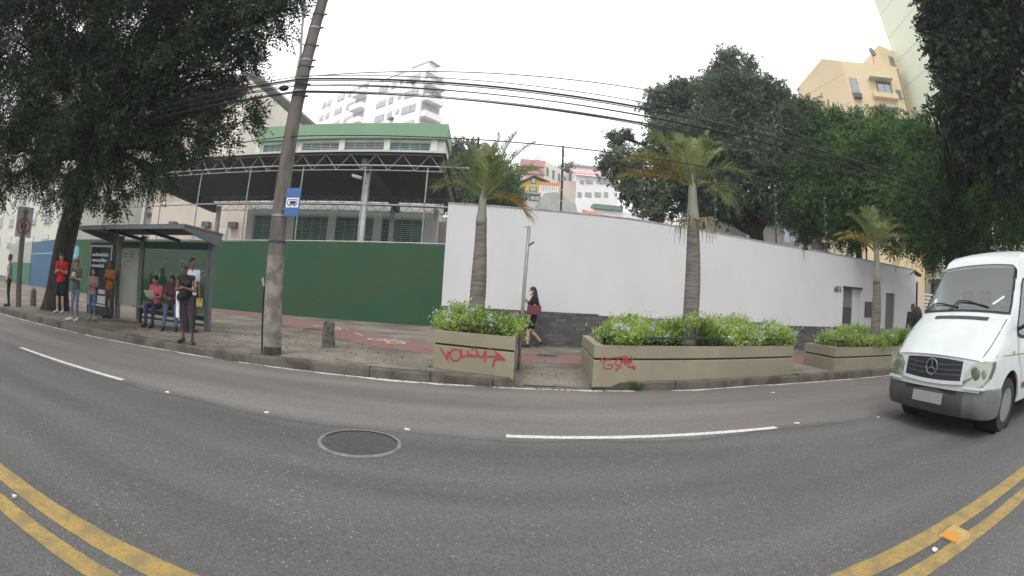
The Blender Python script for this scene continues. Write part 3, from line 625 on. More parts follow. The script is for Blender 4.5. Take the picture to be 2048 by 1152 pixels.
for fl_ in range(11):
    z = 38.3-fl_*3.0-1.0
    if z < 15: break
    for u, ww in [(1.6,1.0),(3.2,2.0),(5.4,.7),(7.6,1.0),(10.2,2.4)]: window(tw, TA, TB, u+rnd.uniform(-.15,.15), z+(.5 if ww<.9 else 0), ww, .7 if ww<.9 else 1.3, M_frame, sill=False, blind=rnd.choice([None,.4,.6,.8]), gm=M_glasst )
    for u in (2.3,6.6):
        if rnd.random() < .6: acbox(tw, TA, TB, u, z-.5)
    zk = z
    if z < 42:
        z += 2.2
        for u, ww in [(5.6,2.2),(9.5,2.4),(13.5,1.2),(15.6,1.2)]: window(tw, TB, TC, u+rnd.uniform(-.15,.15), z, ww, 1.3, M_frame, sill=False, blind=rnd.choice([None,.4,.6,.8]), gm=M_glasst)
        b_ = MB(); face_rect(b_, TB, TC, .4, 4.0, z-1.2, z-.1, 1.2, 1.2); b_.build('balcony', M_tw, tw)
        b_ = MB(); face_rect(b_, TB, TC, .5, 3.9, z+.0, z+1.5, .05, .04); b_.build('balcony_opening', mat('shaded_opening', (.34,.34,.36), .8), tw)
    z = zk
    b_ = MB(); face_rect(b_, TA, TD, .25, 4.3, z-1.3, z-.2, 1.1, 1.1); b_.build('balcony', M_tw, tw)
    b_ = MB(); face_rect(b_, TA, TD, .3, 2.1, z-.2, z+1.5, .05, .04); face_rect(b_, TA, TD, 2.3, 4.2, z-.2, z+1.5, .05, .04); b_.build('balcony_opening', MATS['shaded_opening'], tw)

# beige block at the left, behind tree and canopy
bb = thing('apartment_block', 'cream and beige apartment block behind the canopy and the big tree', 'building', (-30,46,0))
BA, BB, BC = (-26.4,42.5), (-25.5,60), (-52,44)
mb = MB(); mb.prism([(-52,43.5),(-31,42.3),(-31,60),(-52,60)], 0, 24.5); mb.build('wall', mat('beige_render', (.52,.45,.37), .85, var=(.45,.38,.31), vscale=.3), bb)
mb = MB(); mb.prism([(-30.99,41.2),(-27.6,41.0),(-26.0,62),(-30.99,62)], 0, lambda p: 23.6 if p[1] < 50 else 23.0); mb.build('stair_wall', mat('cream_render_tall', (.74,.70,.60), .85, var=(.65,.60,.51), vscale=.3), bb)
mb = MB(); mb.prism([(-52,43),(-27.4,40.9),(-25.8,62.1),(-52,62)], 24.51, 24.8); mb.build('roof_slab', mat('grey_roof_edge', (.33,.33,.33), .8), bb)
for fl_ in range(8):
    z = 2.6+fl_*2.9
    for u in (1.3, 5.0, 8.2, 12.0, 15.5, 18.5): window(bb, (-31,42.3), (-52,43.5), u, z, 1.5 if u not in (5.0,) else .8, 1.25, MATS['beige_render'], blind=rnd.choice([.3,.5,.7,1.0]), gm=M_glassd)
    for u in (3.4, 10.4): acbox(bb, (-31,42.3), (-52,43.5), u, z+.1)
pb = thing('apartment_block', 'pale grey apartment block glimpsed through the crown of the big tree', 'building', (-48,34,0))
mb = MB(); mb.prism([(-75,33),(-44,31),(-42,50),(-75,50)], 0, 27); mb.build('wall', mat('pale_grey_render', (.60,.59,.52), .85, var=(.5,.5,.42), vscale=.3), pb)
for fl_ in range(9):
    for u in (2, 6, 10.5, 15, 19, 24): window(pb, (-44,31), (-75,33), u, 3.8+fl_*2.7, 1.7, 1.2, M_frame, blind=rnd.choice([None,.3,.6]))
# small building right of it under the canopy
lb = thing('low_building', 'low pale building with air conditioners seen under the canopy', 'building', (-24,35,0))
mb = MB(); mb.prism([(-31.5,33),(-19.8,33.5),(-19.8,40),(-31.5,40)], 0, 8.2); mb.build('wall', mat('pinkish_beige_render', (.55,.46,.40), .85, var=(.62,.56,.48), vscale=.25, vamt=.8), lb)
for u in (1.6, 4.5, 8.5): acbox(lb, (-19.8,33.5), (-31.5,33), u, 5.9); window(lb, (-19.8,33.5), (-31.5,33), u+1.2, 4.6, 1.0, 1.3, M_frame, blind=.4)

# ---- hillside houses
def hz(x, y): return hill(x, y)-.05
def house_px(name, label, pxl, pxr, pyt, Y, depth, m, cat='house', base=None):
    a, b = PY(pxl, pyt, Y), PY(pxr, pyt, Y); t = thing(name, label, cat, ((a.x+b.x)/2, Y, 0)); z0 = base if base is not None else hz((a.x+b.x)/2, Y)-1
    MB().box((a.x,Y,z0),(b.x,Y+depth,(a.z+b.z)/2)).build('wall', m, t); return t, a.x, b.x, (a.z+b.z)/2, z0
def win_px(t, Y, px0, py0, px1, py1, fm=M_wframe, panes=2, sill=False, X=None):
    a, b = PY(px0, py0, Y), PY(px1, py1, Y); window(t, (a.x,Y), (b.x,Y), (b.x-a.x)/2, min(a.z,b.z), abs(b.x-a.x), abs(a.z-b.z), fm, panes=panes, sill=sill)
M_pinkw = mat('pink_stained_render', (.72,.64,.62), .85, var=(.65,.55,.52), vscale=.4)
t, xa, xb, zt, z0 = house_px('hillside_house', 'white and pink three storey block with two red bands on the hill', 1042, 1089, 321, 72, 8, M_pinkw)
for y0, y1 in [(321,334),(339,349)]:
    a = PY(1065,y0,72).z; b = PY(1065,y1,72).z; MB().box((xa-.1,71.5,b),(xb+.05,71.99,a)).build('balcony_band', mat('faded_red_band', (.50,.27,.27), .85), t)
for px in (1049,1065): win_px(t, 72, px, 330, px+8, 338, M_frame)
sd = MB(); sd.prism([(xb+.01,72),(xb+5.5,79),(xb+5.5,90),(xb+.01,90)], z0, zt+.2); sd.build('side_wall', mat('cream_side_render', (.72,.69,.62), .85), t)
for k in range(4):
    for j in range(3): window(t, (xb+.01,72), (xb+5.5,79), 1.0+k*2.0, zt-2-j*2.6, .7, 1.2, M_frame, sill=True, panes=1)
MB().box((xa+2.5,74,zt),(xb-.5,78,zt+1.6)).build('roof_hut', M_pinkw, t)
# yellow house
t, xa, xb, zt, z0 = house_px('hillside_house', 'bright yellow gabled house with an orange veranda on the hill', 1026, 1080, 381, 50, 6, mat('yellow_render', (.78,.58,.15), .85, var=(.70,.48,.12), vscale=.5))
g1 = PY(1028,372,50); g2 = PY(1068,354,50); g3 = PY(1096,366,50)
MB().add([(g1.x,50.0,zt-.02),(g3.x,50.0,zt-.02),(g3.x,50.0,g3.z-.1),(g2.x,50.0,g2.z-.12),(g1.x,50.0,g1.z-.1),(g1.x,56,zt-.02),(g3.x,56,zt-.02),(g3.x,56,g3.z-.1),(g2.x,56,g2.z-.12),(g1.x,56,g1.z-.1)],[(0,1,2,3,4),(9,8,7,6,5),(0,5,6,1),(1,6,7,2),(2,7,8,3),(3,8,9,4),(4,9,5,0)]).build('gable', MATS['yellow_render'], t)
rf = MB(); rf.obox((g1.x-.6,49.5,g1.z-.3),(g2.x-g1.x+.6,0,g2.z-g1.z+.3),(0,7,0),(0,0,.14)); rf.obox((g2.x,49.5,g2.z),(g3.x-g2.x+.2,0,g3.z-g2.z-.05),(0,7,0),(0,0,.14)); rf.build('roof', mat('orange_brown_tiles', (.26,.13,.08), .85, var=(.2,.1,.06), vscale=4), t)
win_px(t, 50, 1063, 357, 1071, 367, mat('brown_frame', (.18,.10,.07), .7), 1); win_px(t, 50, 1035, 375, 1046, 383, MATS['brown_frame'], 1); win_px(t, 50, 1060, 374, 1072, 383, MATS['brown_frame'], 1)
a = PY(1079,363,49.4); b = PY(1117,384,49.4)
MB().box((a.x,49.4,a.z-.38),(b.x,54,a.z)).build('veranda_fascia', mat('orange_render', (.60,.27,.10), .85), t)
mb = MB()
for k in range(9): x = a.x+.1+(b.x-a.x-.2)*k/8; mb.box((x-.09,49.4,b.z),(x+.09,49.6,a.z-.38))
mb.build('veranda_posts', M_wframe, t)
MB().box((a.x,49.4,z0),(b.x,54,b.z)).build('veranda_base', MATS['cream_side_render'], t)
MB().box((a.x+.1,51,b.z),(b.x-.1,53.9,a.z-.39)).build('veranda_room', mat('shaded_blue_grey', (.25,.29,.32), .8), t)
# low house in front of the yellow one
t, xa, xb, zt, z0 = house_px('hillside_house', 'low pale house with brown shutters under the yellow house', 1019, 1078, 388, 42, 6, mat('dirty_white_render', (.62,.60,.56), .85, var=(.45,.43,.40), vscale=1))
MB().box((xa-.15,41.7,zt),(xb+.15,48.1,zt+.18)).build('roof', mat('grey_roof_edge', (.3,.3,.3)), t)
win_px(t, 42, 1024, 397, 1042, 405, MATS['brown_frame']); win_px(t, 42, 1061, 392, 1079, 401, MATS['brown_frame'])
# grey shed hump
q0, q1 = PY(1078,388,38), PY(1155,412,38)
t = thing('shed', 'pale grey rounded shed roof above the white wall', 'shed', ((q0.x+q1.x)/2,38,0))
prof = [(PY(a,b,38).x, PY(a,b,38).z) for a, b in [(1075,425),(1080,398),(1088,387),(1110,384),(1122,386),(1135,398),(1150,405),(1156,428)]]
V = [(x,38,z) for x, z in prof]+[(x,45,z) for x, z in prof]; n = len(prof)
MB().add(V, [tuple(range(n)), tuple(range(2*n-1,n-1,-1))]+[(i,n+i,n+(i+1)%n,(i+1)%n) for i in range(n)]).build('shell', mat('pale_grey_concrete', (.48,.47,.45), .9, var=(.33,.32,.30), vscale=1.2), t)
MB().box((q0.x-.6,38.05,0),(q1.x+.3,44.9,PY(1080,424,38).z+.3)).build('base_wall', MATS['dirty_white_render'], t)
# white house
t, xa, xb, zt, z0 = house_px('hillside_house', 'white two storey house with a long pink roof on the hill', 1153, 1236, 354, 60, 8, mat('bright_white_render', (.84,.83,.84), .85, var=(.72,.70,.72), vscale=.5))
MB().obox((xa-.4,59.4,zt),(xb-xa+.9,0,0),(0,4.0,1.75),(0,0,.15)).build('roof', mat('pink_tiles', (.58,.34,.34), .85, var=(.50,.27,.27), vscale=5), t)
for px in (1161,1173,1195,1209): win_px(t, 60, px, 361, px+(11 if px in (1173,1195) else 6), 368, M_frame)
for px in (1156,1171,1190,1209): win_px(t, 60, px, 385, px+(11 if px in (1171,1190) else 6), 394, M_frame)
MB().box((xa-1.6,60.6,z0),(xa-.01,66,zt-.8)).build('porch', MATS['pinkish_beige_render'], t)
t, xa, xb, zt, z0 = house_px('hillside_house', 'small white flat roofed house at the top of the hill', 1153, 1208, 336, 74, 7, MATS['bright_white_render'])
MB().box((xa-.3,73.6,zt),(xb+.4,81.2,zt+.3)).build('roof', MATS['dark_roof_slab'], t)
for px in (1157,1168,1187,1197): win_px(t, 74, px, 340, px+7, 346, M_frame)
MB().box((xb-4.5,73.2,zt-4.2),(xb+2,73.99,zt-3.0)).build('balcony', MATS['bright_white_render'], t)
# terrace walls and red tiled roof just over the wall
t = thing('terrace_wall', 'white terrace wall with a green ledge below the white hillside house', 'wall', (13,46,0))
a, b = PY(1155,409,46), PY(1340,409,46); MB().box((a.x,46,0),(b.x,46.4,a.z-.3)).build('wall', MATS['bright_white_render'], t)
a2, b2 = PY(1186,403,46), PY(1245,410,46); MB().box((a2.x,45.7,a.z-.29),(b2.x,47,a.z+.2)).build('ledge', mat('dull_green_ledge', (.16,.25,.20), .8), t)
t = thing('house_roof', 'orange tiled roof showing just above the white wall', 'roof', (9,30,0))
a, b = PY(1163,420,30), PY(1272,442,30); zr = a.z
V = []; nn = 60
for i in range(nn+1):
    x = a.x+(b.x-a.x)*i/nn; bz = .05*(i%2); z1_ = zr+.05-(i/nn)*.7*1.0; V += [(x,27.0,z1_-1.2+bz),(x,30.0,z1_+bz)]
MB().add(V, [(2*i,2*i+2,2*i+3,2*i+1) for i in range(nn)]).add([(p[0],p[1],p[2]-.12) for p in V], [(2*i,2*i+1,2*i+3,2*i+2) for i in range(nn)]).build('tiles', mat('orange_tiles', (.50,.17,.09), .85, var=(.40,.13,.08), vscale=3, vamt=.8), t)
MB().box((a.x+.2,27.6,0),(b.x-.2,29.9,zr-1.4)).build('wall', MATS['dirty_white_render'], t)
# stair wall with railing (right of the tiled roof)
t = thing('ramp', 'pale concrete ramp with white railing behind the white wall', 'ramp', (14,28,0))
r0, r1 = PY(1290,444,27), PY(1405,418,27)
MB().add([(r0.x,27,0),(r1.x,27,0),(r1.x,27,r1.z-.7),(r0.x,27,r0.z-.7),(r0.x,29,0),(r1.x,29,0),(r1.x,29,r1.z-.7),(r0.x,29,r0.z-.7)],[(0,1,2,3),(7,6,5,4),(3,2,6,7),(0,3,7,4),(1,5,6,2)]).build('ramp_wall', MATS['pale_grey_concrete'], t)
mb = MB()
for k in range(22): p = r0+(r1-r0)*k/21; mb.box((p.x-.025,26.95,p.z-.7),(p.x+.025,27.0,p.z+.15))
mb.tube([(r0.x,26.97,r0.z+.15),(r1.x,26.97,r1.z+.15)],.04,6); mb.build('railing', M_wframe, t)
# white villa behind the wall under the trees
t = thing('house', 'white house with a framed window behind the wall, under the mango tree', 'house', (21,22,0))
a, b = PY(1462,446,20.5), PY(1642,470,20.5)
MB().box((a.x,20.5,0),(b.x,27,a.z+.3)).build('wall', MATS['pale_grey_render'], t)
MB().box((a.x-.2,20.1,a.z+.3),(b.x+.2,27.2,a.z+.55)).build('roof', MATS['dirty_white_render'], t)
win_px(t, 20.5, 1566, 458, 1588, 486, M_wframe); win_px(t, 20.5, 1492, 452, 1512, 476, M_wframe)
mb = MB(); q = PY(1600,470,20.4); mb.box((q.x+1.0,20.45,2),(q.x+2.6,20.499,5.6)); mb.build('shutter', mat('grey_shutter', (.12,.12,.12), .8), t)
q = PY(1655,440,19.5); q2 = PY(1692,480,19.5)
t = thing('tin_roof_shed', 'grey corrugated shed roof behind the left fronds of the far palm', 'shed', (q.x,19.5,0))
MB().obox((q.x,19.4,q.z-1.0),(q2.x-q.x+1.0,0,-.4),(0,2,.9),(0,0,.06)).build('roof', mat('corrugated_grey', (.25,.25,.26), .6, var=(.14,.14,.14), vscale=3, stretch=(8,1,1)), t)
MB().box((q.x+.1,19.6,0),(q2.x+.8,21,q.z-1.6)).build('wall', MATS['pinkish_beige_render'], t)

# right blocks
M_ye = mat('warm_yellow_render', (.72,.58,.37), .85, var=(.66,.53,.34), vscale=.25)
yb = thing('apartment_block', 'warm yellow apartment block with a stepped roofline above the trees at right', 'building', (33,28,0))
K, Lf, Rf = (31.6,27.7), (31.2,35.4), (37.3,24.4)
mb = MB(); mb.prism([K, Rf, (44,36), Lf], 0, 25.4); mb.build('wall', M_ye, yb)
g_ = MB(); g_.add([(31.6,27.7,25.4),(31.2,35.4,25.4),(31.38,30.5,26.9),(33.6,27.0,25.4),(44,36,25.4)],[(0,2,1),(0,3,2),(3,4,2),(4,1,2)]); g_.build('roof_gable', M_ye, yb)
for z in (24.0, 20.9, 17.8):
    mb = MB(); face_rect(mb, K, Lf, .02, 7.6, z, z+.05, .006, .004); mb.build('seam', mat('seam_shadow_line', (.45,.36,.24), .9), yb)
for k, z in enumerate((22.0, 18.9, 15.8, 12.7)):
    window(yb, K, Rf, .75, z, .75, 1.5, M_frame, panes=1); acbox(yb, K, Rf, .8, z-.75)
    window(yb, K, Rf, 4.2, z, 1.6, 1.4, MATS['brown_frame'], panes=2); window(yb, K, Rf, 5.8, z, .6, .7, M_frame, panes=1)
    b_ = MB(); face_rect(b_, K, Rf, 2.6, 5.4, z-.5, z+.0, .6, .6); b_.build('planter_ledge', M_ye, yb)
    b_ = MB(); face_rect(b_, K, Rf, 2.5, 5.2, z+1.55, z+1.62, .8, .8); b_.build('awning', mat('pale_awning', (.55,.55,.52), .7), yb)
b_ = MB(); face_rect(b_, K, Rf, 6.35, 6.5, 0, 25.2, .09, .09); b_.build('drain_pipe', mat('brown_pipe', (.28,.2,.13), .8), yb)
MB().prism([(36.3,25.6),(38.6,25.2),(40.5,30),(38,31)], 25.41, 28.2).build('stair_hut', M_ye, yb)
window(yb, (36.3,25.6), (38.6,25.2), 1.5, 26.4, .7, .8, M_frame, panes=1)
sdp = PY(1745,104,25.9); sd_ = thing('satellite_dish', 'satellite dish on the roof of the yellow block', 'dish', (sdp.x-0,25.9,25.4))
MB().ell((sdp.x,25.9,sdp.z),(.55,.15,.5)).build('bowl', mat('grey_dish', (.2,.2,.25), .5), sd_, smooth=True); MB().tube([(sdp.x,26,sdp.z),(sdp.x,26.2,25.4)],.05).build('mast', M_steel, sd_)
tt = thing('apartment_tower', 'very tall pale green-cream tower at the upper right with diagonal seam lines', 'building', (38,20,0))
M_tt = mat('pale_greenish_render', (.72,.75,.60), .85, var=(.68,.70,.56), vscale=.15)
TT = [(38.7,25.6),(34.5,11.5),(52,8),(56,28)]
mb = MB(); mb.prism(TT, 0, 52); mb.build('wall', M_tt, tt)
for k in range(16):
    z = 3.1*k+2; mb = MB(); face_rect(mb, TT[0], TT[1], .02, 14.6, z, z+.06, .006, .004); mb.build('floor_seam', mat('seam_grey', (.40,.42,.36), .9), tt)

# ------------------------------------------------------------------ TREES
def leaf_cards(P, Dn, L, W, rng, fold=.25):
    """P (n,3) bases, Dn (n,3) unit directions -> folded diamond leaves"""
    n = len(P); r = rng.normal(size=(n,3)); S = np.cross(Dn, r); S /= np.linalg.norm(S, axis=1, keepdims=True)+1e-9
    N = np.cross(S, Dn); L = L*(.7+.6*rng.random((n,1))); W = W*(.75+.5*rng.random((n,1)))
    V = np.empty((n,4,3)); V[:,0] = P; V[:,1] = P+Dn*L*.45+S*W/2+N*W*fold; V[:,2] = P+Dn*L-N*W*.2; V[:,3] = P+Dn*L*.45-S*W/2+N*W*fold
    return V.reshape(-1,3), np.arange(4*n).reshape(-1,4)
def unit(v): return v/(np.linalg.norm(v, axis=1, keepdims=True)+1e-9)
def blobs_px(L):                      # (px, py, horizontal distance, radius in px [, flatten])
    out = []
    for b in L:
        c = PD(b[0], b[1], b[2]); out.append((np.array(c), b[3]/880*math.sqrt(b[2]**2+(c.z-CAMH)**2), b[4] if len(b) > 4 else 1))
    return out
def foliage(name, parent, blobs, n, L, W, m, seed, kind='spray', k=9, sl=.32, droop=.35, clump=.22, per=14):
    """n sprays, gathered in twig clumps spread through each blob's outer volume"""
    rng = np.random.default_rng(seed); vol = np.array([b[1]**2.2 for b in blobs]); vol /= vol.sum(); VV = []; FF = []; k0 = 0
    for b, fr in zip(blobs, vol):
        c, r, fl = b; ns = max(20, int(n*fr)); nc = max(6, ns//per)
        d = unit(rng.normal(size=(nc,3))); rr = (.5+.55*rng.random((nc,1))**.7); cc = c+d*r*rr*np.array([1,1,.85*fl])
        ci = rng.integers(0, nc, ns); base = cc[ci]+rng.normal(size=(ns,3))*clump*r**.5*.9
        out = unit(base-c+rng.normal(size=(ns,3))*r*.45); dirs = unit(out+np.array([0,0,-droop])+rng.normal(size=(ns,3))*.45)
        if kind == 'spray':
            side = unit(np.cross(dirs, rng.normal(size=(ns,3)))); P = []; Dn = []
            for j in range(k):
                t = (j+1)/k; p = base+dirs*sl*t+np.array([0,0,-1])*sl*.25*t*t; s = side*(1 if j % 2 else -1)
                P.append(p); Dn.append(unit(dirs*.75+s*(1.0 if j < k-1 else .1)+np.array([0,0,-.15])+rng.normal(size=(ns,3))*.15))
        else:                                      # rosette of long leaves
            P = []; Dn = []
            for j in range(k): P.append(base+rng.normal(size=(ns,3))*.03); Dn.append(unit(dirs*.5+rng.normal(size=(ns,3))*.7+np.array([0,0,-droop*1.2])))
        V, F = leaf_cards(np.concatenate(P), np.concatenate(Dn), L, W, rng); VV.append(V); FF.append(F+k0); k0 += len(V)
    return npmesh(name, np.concatenate(VV), np.concatenate(FF), m, parent)
def bend(a, b, n=6, sag=.3, seed=0):
    rr = random.Random(seed); a, b = Vector(a), Vector(b); L = (b-a).length; out = []
    for i in range(n+1):
        t = i/n; out.append(a+(b-a)*t+Vector((rr.uniform(-1,1),rr.uniform(-1,1),0))*L*.04*math.sin(math.pi*t)+Vector((0,0,1))*L*sag*math.sin(math.pi*t)*.3)
    return out
def tree(name, label, group, base, fork, r0, r1, blobs, n, L, W, m, seed, bark=None, flare=1.5, twigs=3, **kw):
    bark = bark or M_bark; t = thing(name, label, 'tree', base, group); base, fork = Vector(base), Vector(fork)
    pts = [base+(fork-base)*f+Vector((math.sin(f*5+seed)*.04, math.cos(f*4+seed)*.04, 0)) for f in (0,.06,.15,.3,.5,.75,1)]
    MB().tube(pts, [r0*flare, r0*(1+(flare-1)*.55), r0*(1+(flare-1)*.2), r0, r0*.95+r1*.05, (r0+r1)/2, r1], 14).build('trunk', bark, t, smooth=True)
    rr = random.Random(seed)
    for i, (c, r, fl) in enumerate(blobs):
        c = Vector(c); P = bend(fork-Vector((0,0,r1*.5)), c, 7, .25, seed+i); d = (c-fork).length
        mb = MB().tube(P, [max(r1*.62*(1-j/8.5), .02) for j in range(8)], 8)
        for q in range(twigs):
            j = rr.randint(3, 6); e = c+Vector((rr.uniform(-1,1),rr.uniform(-1,1),rr.uniform(-.7,.9)))*r*.8; mb.tube(bend(P[j], e, 4, .2, seed+q), [r1*.22*(1-k_/5.2)+.006 for k_ in range(5)], 5)
        mb.build('limb', bark, t, smooth=True)
    foliage('crown', t, blobs, n, L, W, m, seed, **kw); return t
M_lf1 = leafmat('dark_feathery_leaves', (.022,.042,.020), (.050,.085,.036), (.11,.16,.08), scale=.9, trans=.28)
M_lf2 = leafmat('mango_leaves', (.050,.082,.052), (.125,.18,.105), (.26,.31,.19), scale=.5, trans=.28)
M_lf3 = leafmat('bright_green_leaves', (.026,.068,.020), (.075,.17,.040), (.15,.26,.07), scale=.45, trans=.32)
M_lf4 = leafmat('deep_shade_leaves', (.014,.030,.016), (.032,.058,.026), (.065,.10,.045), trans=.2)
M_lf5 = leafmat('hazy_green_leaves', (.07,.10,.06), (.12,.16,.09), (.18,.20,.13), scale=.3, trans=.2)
# big street tree at the left
B1 = blobs_px([(40,60,13,80),(30,200,14,85),(60,310,14.5,62),(0,370,16,32),(125,395,13.5,30),(150,60,12.5,90),(150,190,12.5,95),(160,310,12.8,75),(220,390,12.5,38),
    (270,60,11.5,95),(280,190,11.5,90),(280,300,11.8,60),(370,40,10.8,85),(380,150,10.6,85),(385,250,10.8,62),(350,320,11,28),(300,350,11.5,28),(460,40,9.8,75),(462,140,9.8,52),(465,225,10,45),(430,285,10.2,26),
    (540,25,9,48),(575,10,8.8,30),(60,-60,12,90),(220,-60,11,100),(390,-60,10,95),(530,-50,9,70)])
tree('street_tree', 'big dark feathery street tree leaning over the bus shelter at the left', None, (-13.3,9.0,.1), (-11.6,8.6,4.8), .40, .27, B1, 20500, .115, .042, M_lf1, 21, flare=1.55, twigs=2, k=9, sl=.34, clump=.15, per=15)
# mango tree behind the white wall
B2 = blobs_px([(1250,330,23,42),(1240,275,24,22),(1285,380,22,45),(1330,210,23,42),(1345,290,22,62),(1375,370,21,60),(1400,200,23,55),(1420,290,21,70),(1465,140,23,44),(1470,215,22,70),(1490,310,21,70),(1460,400,20.5,45),
    (1535,190,22,42),(1560,260,22,62),(1545,370,21,55),(1560,420,20.5,35),(1610,230,22,36),(1620,310,21.5,50),(1320,420,21,28),(1400,425,20.5,28)])
tree('mango_tree', 'huge rounded mango tree rising behind the middle of the white wall', 'trees behind the white wall', (13.0,18.8,0), (12.3,18.2,5.2), .42, .34, B2, 26000, .17, .055, M_lf2, 31, k=9, kind='rosette', droop=.45, clump=.22, per=20)
B3 = blobs_px([(1655,262,21,38),(1700,262,20,38),(1690,320,19.5,60),(1650,400,19.5,55),(1720,400,19,55),(1762,258,19.5,34),(1780,318,19,58),(1690,450,19,38),(1630,350,20,50),(1610,440,20,30)])
tree('street_tree', 'bright green bushy tree between the mango tree and the far palm', 'trees behind the white wall', (17.6,15.6,0), (16.6,15.2,4.6), .22, .16, B3, 12500, .12, .065, M_lf3, 41, k=8, sl=.4, clump=.19, per=15, droop=.2)
B4 = blobs_px([(1835,268,18,36),(1860,320,17.5,60),(1850,400,17,62),(1800,400,18,55),(1925,340,17,66),(1910,440,16.5,56),(1850,470,17,38),(1990,300,16.5,70),(2000,410,16,70),(1950,490,17,40),(1880,500,18,28),(1790,470,18,26),(2060,350,16,80)])
tree('street_tree', 'wide mid green tree right of the far palm, above the van', 'trees behind the white wall', (19.5,11.0,.1), (18.6,10.8,4.2), .26, .2, B4, 16000, .12, .065, M_lf3, 51, k=8, sl=.4, clump=.19, per=15, droop=.25)
B5 = blobs_px([(1920,20,12.5,42),(1985,40,12,75),(1895,95,12.4,24),(1945,120,12.2,55),(1880,45,12.6,22),(2030,130,11.8,90),(1925,195,12.2,44),(1890,150,12.6,14),(1985,225,12,66),(2050,260,11.6,70),(1950,265,12.4,36),(1905,225,12.6,22),(1870,5,12.6,20),(1960,-50,12,90),(2060,-20,11.5,90),(2020,320,12.4,40),(1880,185,12.5,12),(1858,40,12.6,18),(1866,100,12.6,15),(1852,12,12.6,14),(1868,215,12.6,13)])
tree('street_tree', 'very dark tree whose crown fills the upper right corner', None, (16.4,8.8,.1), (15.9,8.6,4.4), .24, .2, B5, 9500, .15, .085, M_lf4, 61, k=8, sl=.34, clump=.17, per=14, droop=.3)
# greenery behind the first palm
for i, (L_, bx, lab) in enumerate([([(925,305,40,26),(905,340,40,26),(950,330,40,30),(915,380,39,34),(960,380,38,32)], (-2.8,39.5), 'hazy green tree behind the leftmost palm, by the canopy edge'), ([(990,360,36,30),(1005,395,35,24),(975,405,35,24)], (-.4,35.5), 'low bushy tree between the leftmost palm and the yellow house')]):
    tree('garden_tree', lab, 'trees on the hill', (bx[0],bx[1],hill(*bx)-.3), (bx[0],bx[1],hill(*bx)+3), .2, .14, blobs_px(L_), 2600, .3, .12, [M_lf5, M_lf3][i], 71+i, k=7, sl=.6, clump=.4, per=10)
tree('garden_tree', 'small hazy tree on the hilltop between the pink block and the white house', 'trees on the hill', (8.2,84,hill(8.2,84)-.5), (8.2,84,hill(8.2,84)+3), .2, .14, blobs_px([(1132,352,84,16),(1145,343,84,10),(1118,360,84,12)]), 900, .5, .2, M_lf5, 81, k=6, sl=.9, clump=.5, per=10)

# ------------------------------------------------------------------ PALMS
M_frond = leafmat('palm_frond_green', (.13,.18,.07), (.27,.32,.13), (.40,.38,.18), scale=2.5, trans=.4)
M_frondy = leafmat('palm_frond_yellow', (.16,.15,.04), (.42,.30,.07), (.50,.30,.09), scale=2.5, trans=.3)
M_ptrunk = mat('ringed_palm_trunk', (.20,.175,.155), .9, var=(.09,.08,.07), vscale=6, vamt=.85, bump=.6, bscale=18, stretch=(.6,.6,6))
M_cshaft = mat('pale_green_crownshaft', (.25,.25,.20), .6, var=(.18,.175,.14), vscale=3, vamt=.6, stretch=(4,4,.5))
def frond(base, az, el, L, droop, rng, m, parent, ll=.46, nl=40):
    base = np.array(base); d = np.array([math.cos(az)*math.cos(el), math.sin(az)*math.cos(el), math.sin(el)]); h = np.array([-math.sin(az), math.cos(az), 0])
    T = np.linspace(0, 1, 15); C_ = base+d*(T*L)[:,None]+np.array([0,0,-1])*(droop*L*T**2.2)[:,None]
    mb = MB().tube([tuple(c) for c in C_], [.018*(1-.85*t)+.002 for t in T], 5); V0 = np.array([tuple(v) for v in mb.v]); 
    VV = []; FF = list(mb.f); k0 = len(V0)
    for i in range(nl):
        for s in (-1, 1):
            t = .14+.86*(i+.3*(s > 0))/nl; c = base+d*t*L+np.array([0,0,-1])*droop*L*t**2.2
            tg_ = d*L+np.array([0,0,-1])*droop*L*2.2*t**1.2; tg_ /= np.linalg.norm(tg_); up = np.cross(h, tg_); up = -up if up[2] < 0 else up
            l_ = ll*(.35+.65*math.sin(math.pi*min(1, .18+t*.78)))*rng.uniform(.8,1.15)
            dr = tg_*(.55+.5*t)+h*s*(1-.25*t)+up*rng.uniform(.25,.6); dr /= np.linalg.norm(dr); w_ = .0055+.0035*rng.random()
            sd = np.cross(dr, up); sd /= np.linalg.norm(sd); p1 = c+dr*l_*.5; p2 = c+dr*l_+np.array([0,0,-1])*l_*rng.uniform(.15,.5)
            VV += [c-sd*w_, c+sd*w_, p1+sd*w_*1.3, p1-sd*w_*1.3, p2+sd*.002, p2-sd*.002]; FF += [(k0,k0+1,k0+2,k0+3),(k0+3,k0+2,k0+4,k0+5)]; k0 += 6
    o = MB(); o.v = [tuple(v) for v in V0]+[tuple(v) for v in VV]; o.f = FF; return o.build('frond', m, parent)
